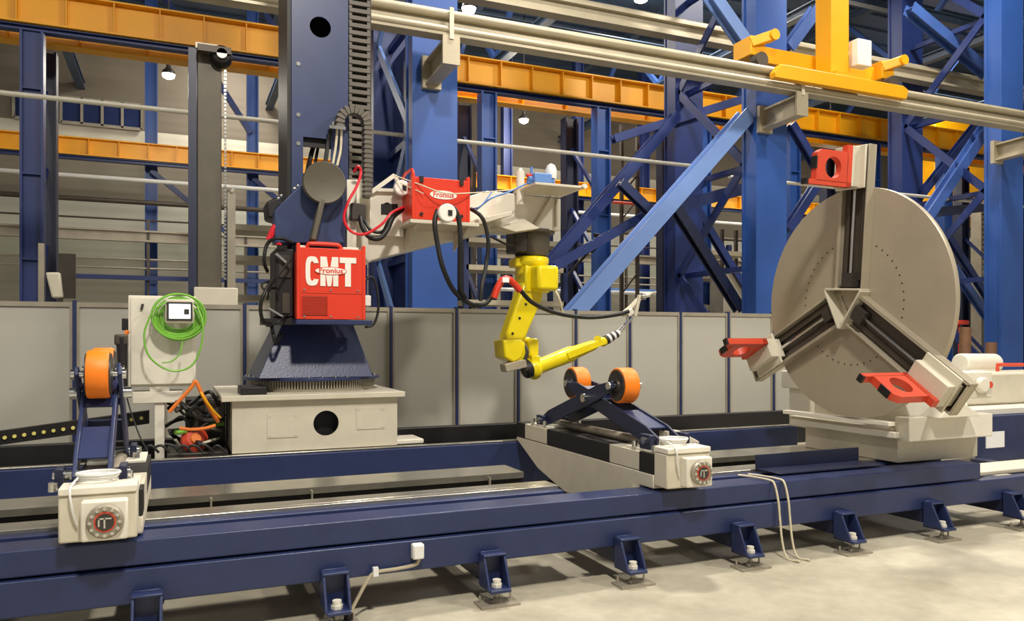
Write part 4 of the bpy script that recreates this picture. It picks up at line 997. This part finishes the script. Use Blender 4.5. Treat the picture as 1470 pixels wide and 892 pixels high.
# +Y is cos -> arm toward camera has phi ~ 213 deg
for phi, rj in arms:
    b = MB(); w = .15; DP = .085
    lbox(b, 0, .012, .06, 1.34, -w, w, phi)
    lbox(b, .012, DP, .12, 1.34, -w, -w + .016, phi); lbox(b, .012, DP, .12, 1.34, w - .016, w, phi)
    lbox(b, DP - .012, DP, .12, 1.34, -w + .016, -w + .03, phi)
    lbox(b, 0, DP, 1.32, 1.34, -w + .016, w - .016, phi)
    arm = b.build('chuck_arm', 'disc_grey', hs, .003)
    b = MB(); lbox(b, .0121, .016, .12, 1.32, -w + .016, w - .016, phi); b.build('channel_floor', 'brown_steel', arm)
    MB().cyl(L(.06, .16, 0, phi), L(.06, 1.3, 0, phi), .016, n=12).build('lead_screw', 'chrome', arm)
    b = MB(); lbox(b, .016, .10, .14, .26, -.06, .06, phi); b.build('screw_bearing', 'dark_grey', arm)
    b = MB()
    for s_ in (-1, 1): lbox(b, .017, .04, .2, 1.29, s_ * .085 - .02, s_ * .085 + .02, phi)
    b.each('slide_way', 'brown_steel', arm)
    # saddle and jaw
    b = MB(); lbox(b, .05, .22, rj - .17, rj + .17, -.09, .10, phi); lbox(b, .112, .135, rj - .18, rj + .18, -.155, .155, phi)
    sdl = b.build('jaw_saddle', 'cream', hs, .006)
    b = MB()
    O = L(0, 0, 0, phi); U = (L(1, 0, 0, phi) - O); W = (L(0, 1, 0, phi) - O); T = (L(0, 0, 1, phi) - O)
    sg = -.1 if False else 0
    base = O + T * (.0 + .04)
    b.holed(base, U, W, .26, .60, rj - .15, rj + .08, .42, rj - .03, .088, T * .06)
    b.prism([base + U * .215 + W * (rj + .17), base + U * .215 + W * (rj - .18), base + U * .27 + W * (rj - .18), base + U * .27 + W * (rj + .17)], T * .06)
    b.prism([base + U * .215 + W * (rj - .18), base + U * .70 + W * (rj - .18), base + U * .70 + W * (rj - .14), base + U * .215 + W * (rj - .14)], T * .06)
    b.prism([base + U * .265 + W * (rj + .08), base + U * .59 + W * (rj + .08), base + U * .55 + W * (rj + .11), base + U * .265 + W * (rj + .11)], T * .06)
    jw = b.build('jaw', 'jaw_red', hs)
    b = MB()
    b.prism([base + U * .68 + W * (rj - .183), base + U * .705 + W * (rj - .183), base + U * .705 + W * (rj - .137), base + U * .68 + W * (rj - .137)], T * .061)
    b.prism([base + U * .595 + W * (rj - .05), base + U * .61 + W * (rj - .05), base + U * .61 + W * (rj + .05), base + U * .595 + W * (rj + .05)], T * .061)
    b.each('jaw_pad', 'black', jw)
# centre hub: three triangular plates
b = MB()
tri = [R(94 + 60), R(216 + 61), R(-27 + 61)]
c_ = [L(0, .22, 0, a_) for a_ in tri]
for i in range(3):
    p, q = c_[i], c_[(i + 1) % 3]
    n_ = (V((0, (p + q).y / 2 - AY, (p + q).z / 2 - AZ))).normalized() * .016
    b.faces([p, q, q + n_, p + n_, p + V((-.12, 0, 0)), q + V((-.12, 0, 0)), q + n_ + V((-.12, 0, 0)), p + n_ + V((-.12, 0, 0))], [(0, 1, 2, 3), (7, 6, 5, 4), (0, 4, 5, 1), (1, 5, 6, 2), (2, 6, 7, 3), (3, 7, 4, 0)])
b.build('centre_hub', 'cream', hs, .002)

# loose plate on the bed
b = MB().box(4.25, 5.35, 4.96, 4.975, .565, .68).box(4.25, 5.35, 4.70, 4.96, .56, .572)
tag(b.build('angle_plate', 'navy_dark', None, .003), 'loose dark blue angle plate lying on the bed before the headstock', 'plate')
# two ropes over the bed
def rope(px, lab):
    a = P(px, 690, Y=4.8)
    x = a.x
    pts = [(x - .1, 4.78, .57), (x - .04, 4.72, .565), (x, 4.56, .562), (x + .01, 4.51, .54), (x + .02, 4.48, .42), (x + .03, 4.475, .3), (x + .04, 4.46, .12), (x + .05, 4.42, .012), (x + .07, 4.32, .012)]
    return tag(MB().tube(pts, .008, 8).build('rope', 'rope'), lab, 'rope', 'pale ropes over the machine bed')
rope(1072, 'left pale rope hanging over the bed front to floor'); rope(1086, 'right pale rope hanging over the bed front to floor')
# socket and conduit
q = P(600, 792, Y=4.46)
t = thing('junction_socket', 'small white junction box on the lower beam of the bed', 'socket', q)
MB().box(q.x - .035, q.x + .035, 4.44, 4.499, q.z - .045, q.z + .045).build('box', 'white_plastic', t, .01)
MB().box(q.x - .028, q.x + .028, 4.436, 4.44, q.z - .038, q.z + .038).build('lid', 'white_plastic', t, .002)
o = MB().tube([P(602, 803, Y=4.47), P(596, 811, Y=4.47), P(570, 817, Y=4.47), P(540, 822, Y=4.47), P(528, 833, Y=4.46), P(512, 862, Y=4.44), P(502, 882, Y=4.42)], .011, 8, ).build('conduit', 'rail_paint')
tag(o, 'grey conduit running from the white junction box down to a foot', 'conduit')
MB().cbox(P(539, 821, Y=4.46), (.03, .03, .05)).build('conduit_clip', 'white_plastic', o)
MB().cyl(P(500, 880, Y=4.42), P(500, 889, Y=4.42), .025).build('conduit_plug', 'black', o)

# ================================================================ things beyond the disc
o = MB().box(6.42, 7.1, 6.62, 6.95, .62, 1.05).box(6.35, 7.1, 6.6, 7.0, 1.05, 1.25).build('motor_cabinet', 'cream_white', None, .015)
tag(o, 'cream box on the track seen left behind the disc', 'box')
a, b_ = P(1412, 602, Y=6.4), P(1600, 665, Y=6.4)
o = MB().box(9.05, 13, 6.5, 6.6, .1, .655).build('side_plate', 'navy'); tag(o, 'dark blue side plate at right edge bearing a white paper', 'plate')
q0, q1 = P(1416, 621, Y=6.49), P(1442, 642, Y=6.49)
MB().box(q0.x, q1.x, 6.49, 6.5, q1.z, q0.z).build('paper_sheet', 'paper', o)
o = MB().prism([(9.2, 7.0, .74), (9.2, 7.0, .98), (9.3, 7.0, 1.16), (14, 7.0, 1.16), (14, 7.0, .74)], (0, .6, 0)).build('tank', 'cream', None, .03)
tag(o, 'long cream machine housing at the right edge behind the headstock', 'machine')
o = MB().box(P(1400, 600, Y=6.6).x, P(1600, 600, Y=6.6).x, 6.6, 7.9, .66, .735).build('support_table', 'cream_white', None, .006)
tag(o, 'cream table top under the cream machine housing at right', 'table')
o = MB(); c0, c1_ = P(1378, 522, Y=7.6), P(1428, 522, Y=7.6)
o.cyl(c0, c1_, .14, n=24).cyl(V(c0) + V((.05, 0, -.1)), V(c1_) + V((-.05, 0, -.1)), .12, n=20)
tag(o.build('motor', 'cream_white', None, .02), 'cream rounded motor just right of the disc', 'motor')
for k, px in enumerate((1385, 1422)):
    o = MB().cyl(P(px, 515, Y=9), P(px + 1, 470 + 22 * k, Y=9), .09, n=16).build('wooden_post', 'wood_brown')
    tag(o, ['taller brown cylinder standing beyond the disc edge', 'shorter brown cylinder beside the right edge column'][k], 'cylinder')
p = [P(1432, 537, Y=7.3), P(1432, 524, Y=7.3), P(1600, 524, Y=7.3), P(1600, 537, Y=7.3)]
tag(MB().tube(p, .025, 8, False).build('red_handrail', 'jaw_red'), 'orange red tubular handrail at the right edge above the cream housing', 'handrail')
q = P(1383, 463, Y=12); tag(MB().box(q.x - .15, q.x + .2, 12, 12.3, q.z - .05, q.z + .05).box(q.x, q.x + .04, 12.1, 12.14, 0, q.z - .05).build('red_clamp', 'red_paint', None, .02), 'small red clamp right of disc rim', 'clamp')
q = P(1397, 360, Y=20)
o = MB().lathe(q, (.5, -1, 0), [(.55, -.3), (.55, 0), (.45, 0), (.45, .02), (0, .02)], 32).box(q.x - .1, q.x + .1, q.y + .1, q.y + .25, 0, q.z).build('cable_reel', 'black'); tag(o, 'black round reel far behind, right of the disc rim', 'reel')
MB().lathe(q + V((.3, 0, 0)), (.5, -1, 0), [(.56, .0), (.56, .03), (.47, .03), (.47, 0)], 32).build('rim', 'cream', o)
q = P(1408, 350, Y=19); o = MB()
for i in range(12): o.box(q.x, q.x + .8, 19, 19.3, q.z - .9 + i * .18, q.z - .8 + i * .18)
o.box(q.x - .05, q.x, 18.95, 19.35, 0, q.z + 1.4).box(q.x + .8, q.x + .85, 18.95, 19.35, 0, q.z + 1.4)
tag(o.build('louvre_panel', 'grey_steel'), 'grey louvred panel beside the black reel', 'panel')
q = P(1372, 230, Y=22)
o = MB().box(q.x - 1.2, q.x + 2.4, 22, 22.6, P(1372, 300, Y=22).z, P(1372, 175, Y=22).z).build('yellow_machine', 'yellow_paint', None, .05); tag(o, 'large yellow crane trolley body far behind right of disc', 'machine')
q = P(1030, 400, Y=14.5)
o = MB().box(q.x - .3, q.x + .3, 13.9, 14.4, 0, 3.1).build('grey_cabinet', 'grey_steel', None, .02); tag(o, 'grey cabinet behind the braces right of the dark column', 'cabinet')
# lattice frames in mid background
for k, (px, y0, y1) in enumerate(((695, 225, 430), (905, 180, 440), (1048, 330, 445))):
    o = MB(); x = P(px, 400, Y=19).x; z0, z1 = P(px, y1, Y=19).z, P(px, y0, Y=19).z
    o.box(x - .3, x - .22, 19, 19.1, 0, z1).box(x + .22, x + .3, 19, 19.1, 0, z1)
    n = max(2, int((z1 - 1.5) / .7))
    for i in range(n): o.beam((x - .26, 19.05, 1.5 + i * .7), (x + .26, 19.05, 2.1 + i * .7), .04, .04)
    tag(o.build('ladder_frame', 'brown_steel'), ['brown lattice frame behind boom and robot hoses', 'brown lattice frame behind the robot torch', 'brown lattice frame beside the braced column'][k], 'frame', 'brown lattice frames behind the fence')
p = P(845, 330, Y=15); o = MB().beam(P(800, 413, Y=15), P(855, 350, Y=15), .05, .05).tube([P(848, 362, Y=15), P(857, 352, Y=15), P(862, 340, Y=15), P(853, 338, Y=15)], .05, 8)
tag(o.build('hoist_hook', 'black'), 'dark hoist fitting in front of the bright blue crane column', 'hook')
xbar(18.5, P(900, 292, Y=18.5).z, P(880, 0, Y=18.5).x, P(925, 0, Y=18.5).x, .04, 'jaw_red', 'red_bar', 'short red bar behind the braces', 'bar')

# ================================================================ lamps
def lamp(px, py, Y, r, lab, power, pt=True):
    c = P(px, py, Y=Y); t = thing('high_bay_lamp', lab, 'lamp', c, 'high bay lamps')
    MB().lathe(c + V((0, 0, .0)), (0, 0, 1), [(r, 0), (r * .9, r * .5), (r * .35, r * 1.1), (r * .35, r * 1.6)], 24).build('housing', 'dark_grey', t)
    MB().lathe(c, (0, 0, -1), [(r * .95, 0), (r * .8, r * .45), (r * .3, r * .7), (0, r * .72)], 24).build('globe', 'lamp_glow', t)
    MB().cyl(c + V((0, 0, r * 1.6)), (c.x, c.y, 12.895), .02, n=6).build('drop_rod', 'dark_grey', t)
    ld = bpy.data.lights.new('lamp_light', 'POINT'); ld.energy = power; ld.color = (1, .93, .8); ld.shadow_soft_size = .3
    lo_ = bpy.data.objects.new('lamp_light', ld); COL.objects.link(lo_); lo_.location = c + V((0, 0, -r * 1.3)); 
lamp(242, 107, 20, .15, 'bright round lamp at upper left between the column and brown mast', 350)
lamp(673, 12, 16.8, .17, 'bright lamp above overhead rail by the boom column', 350)
lamp(752, 172, 24, .17, 'distant lamp below the yellow girder at photo centre', 350)
lamp(920, -4, 19, .22, 'lamp cut off by the photo top edge', 350)
lamp(1192, 240, 21, .25, 'distant lamp glowing behind the red top jaw', 350)

def area(loc, size, energy, col=(1, .93, .82), target=None, sy=None):
    ld = bpy.data.lights.new('bay_light', 'AREA'); ld.energy = energy; ld.size = size; ld.color = col
    if sy: ld.shape = 'RECTANGLE'; ld.size_y = sy
    o = bpy.data.objects.new('bay_light', ld); COL.objects.link(o); o.location = loc
    if target: o.rotation_euler = (V(target) - V(loc)).to_track_quat('-Z', 'Y').to_euler()
area((5.5, 8.2, 11.5), .9, 900, target=(3, 5, 0))
area((1.0, -1.5, 10.5), .9, 1150, target=(2, 6, 0))
area((10, 0, 10.5), .9, 800, target=(8, 6, 0))
area((-5, 3, 11), .9, 280, target=(0, 6, 0))
area((13, 9, 11.5), .9, 800, target=(11, 10, 0))
area((5, 20, 12.3), 2, 380)
area((2, 27, 11.5), 1.5, 280, target=(1, 30, 5))  # unseen source, added to brighten the left of the back wall
area((14, 20, 12.3), 2, 900)
area((26, 20, 12.3), 2, 900)

wd = bpy.data.worlds.new('hall_air'); SC.world = wd; wd.use_nodes = True
wd.node_tree.nodes['Background'].inputs[0].default_value = (1, .93, .82, 1)
wd.node_tree.nodes['Background'].inputs[1].default_value = .35
vs = SC.view_settings
vs.view_transform = 'Standard'; vs.look = 'None'; vs.gamma = 1; vs.use_curve_mapping = False; vs.exposure = 0.0
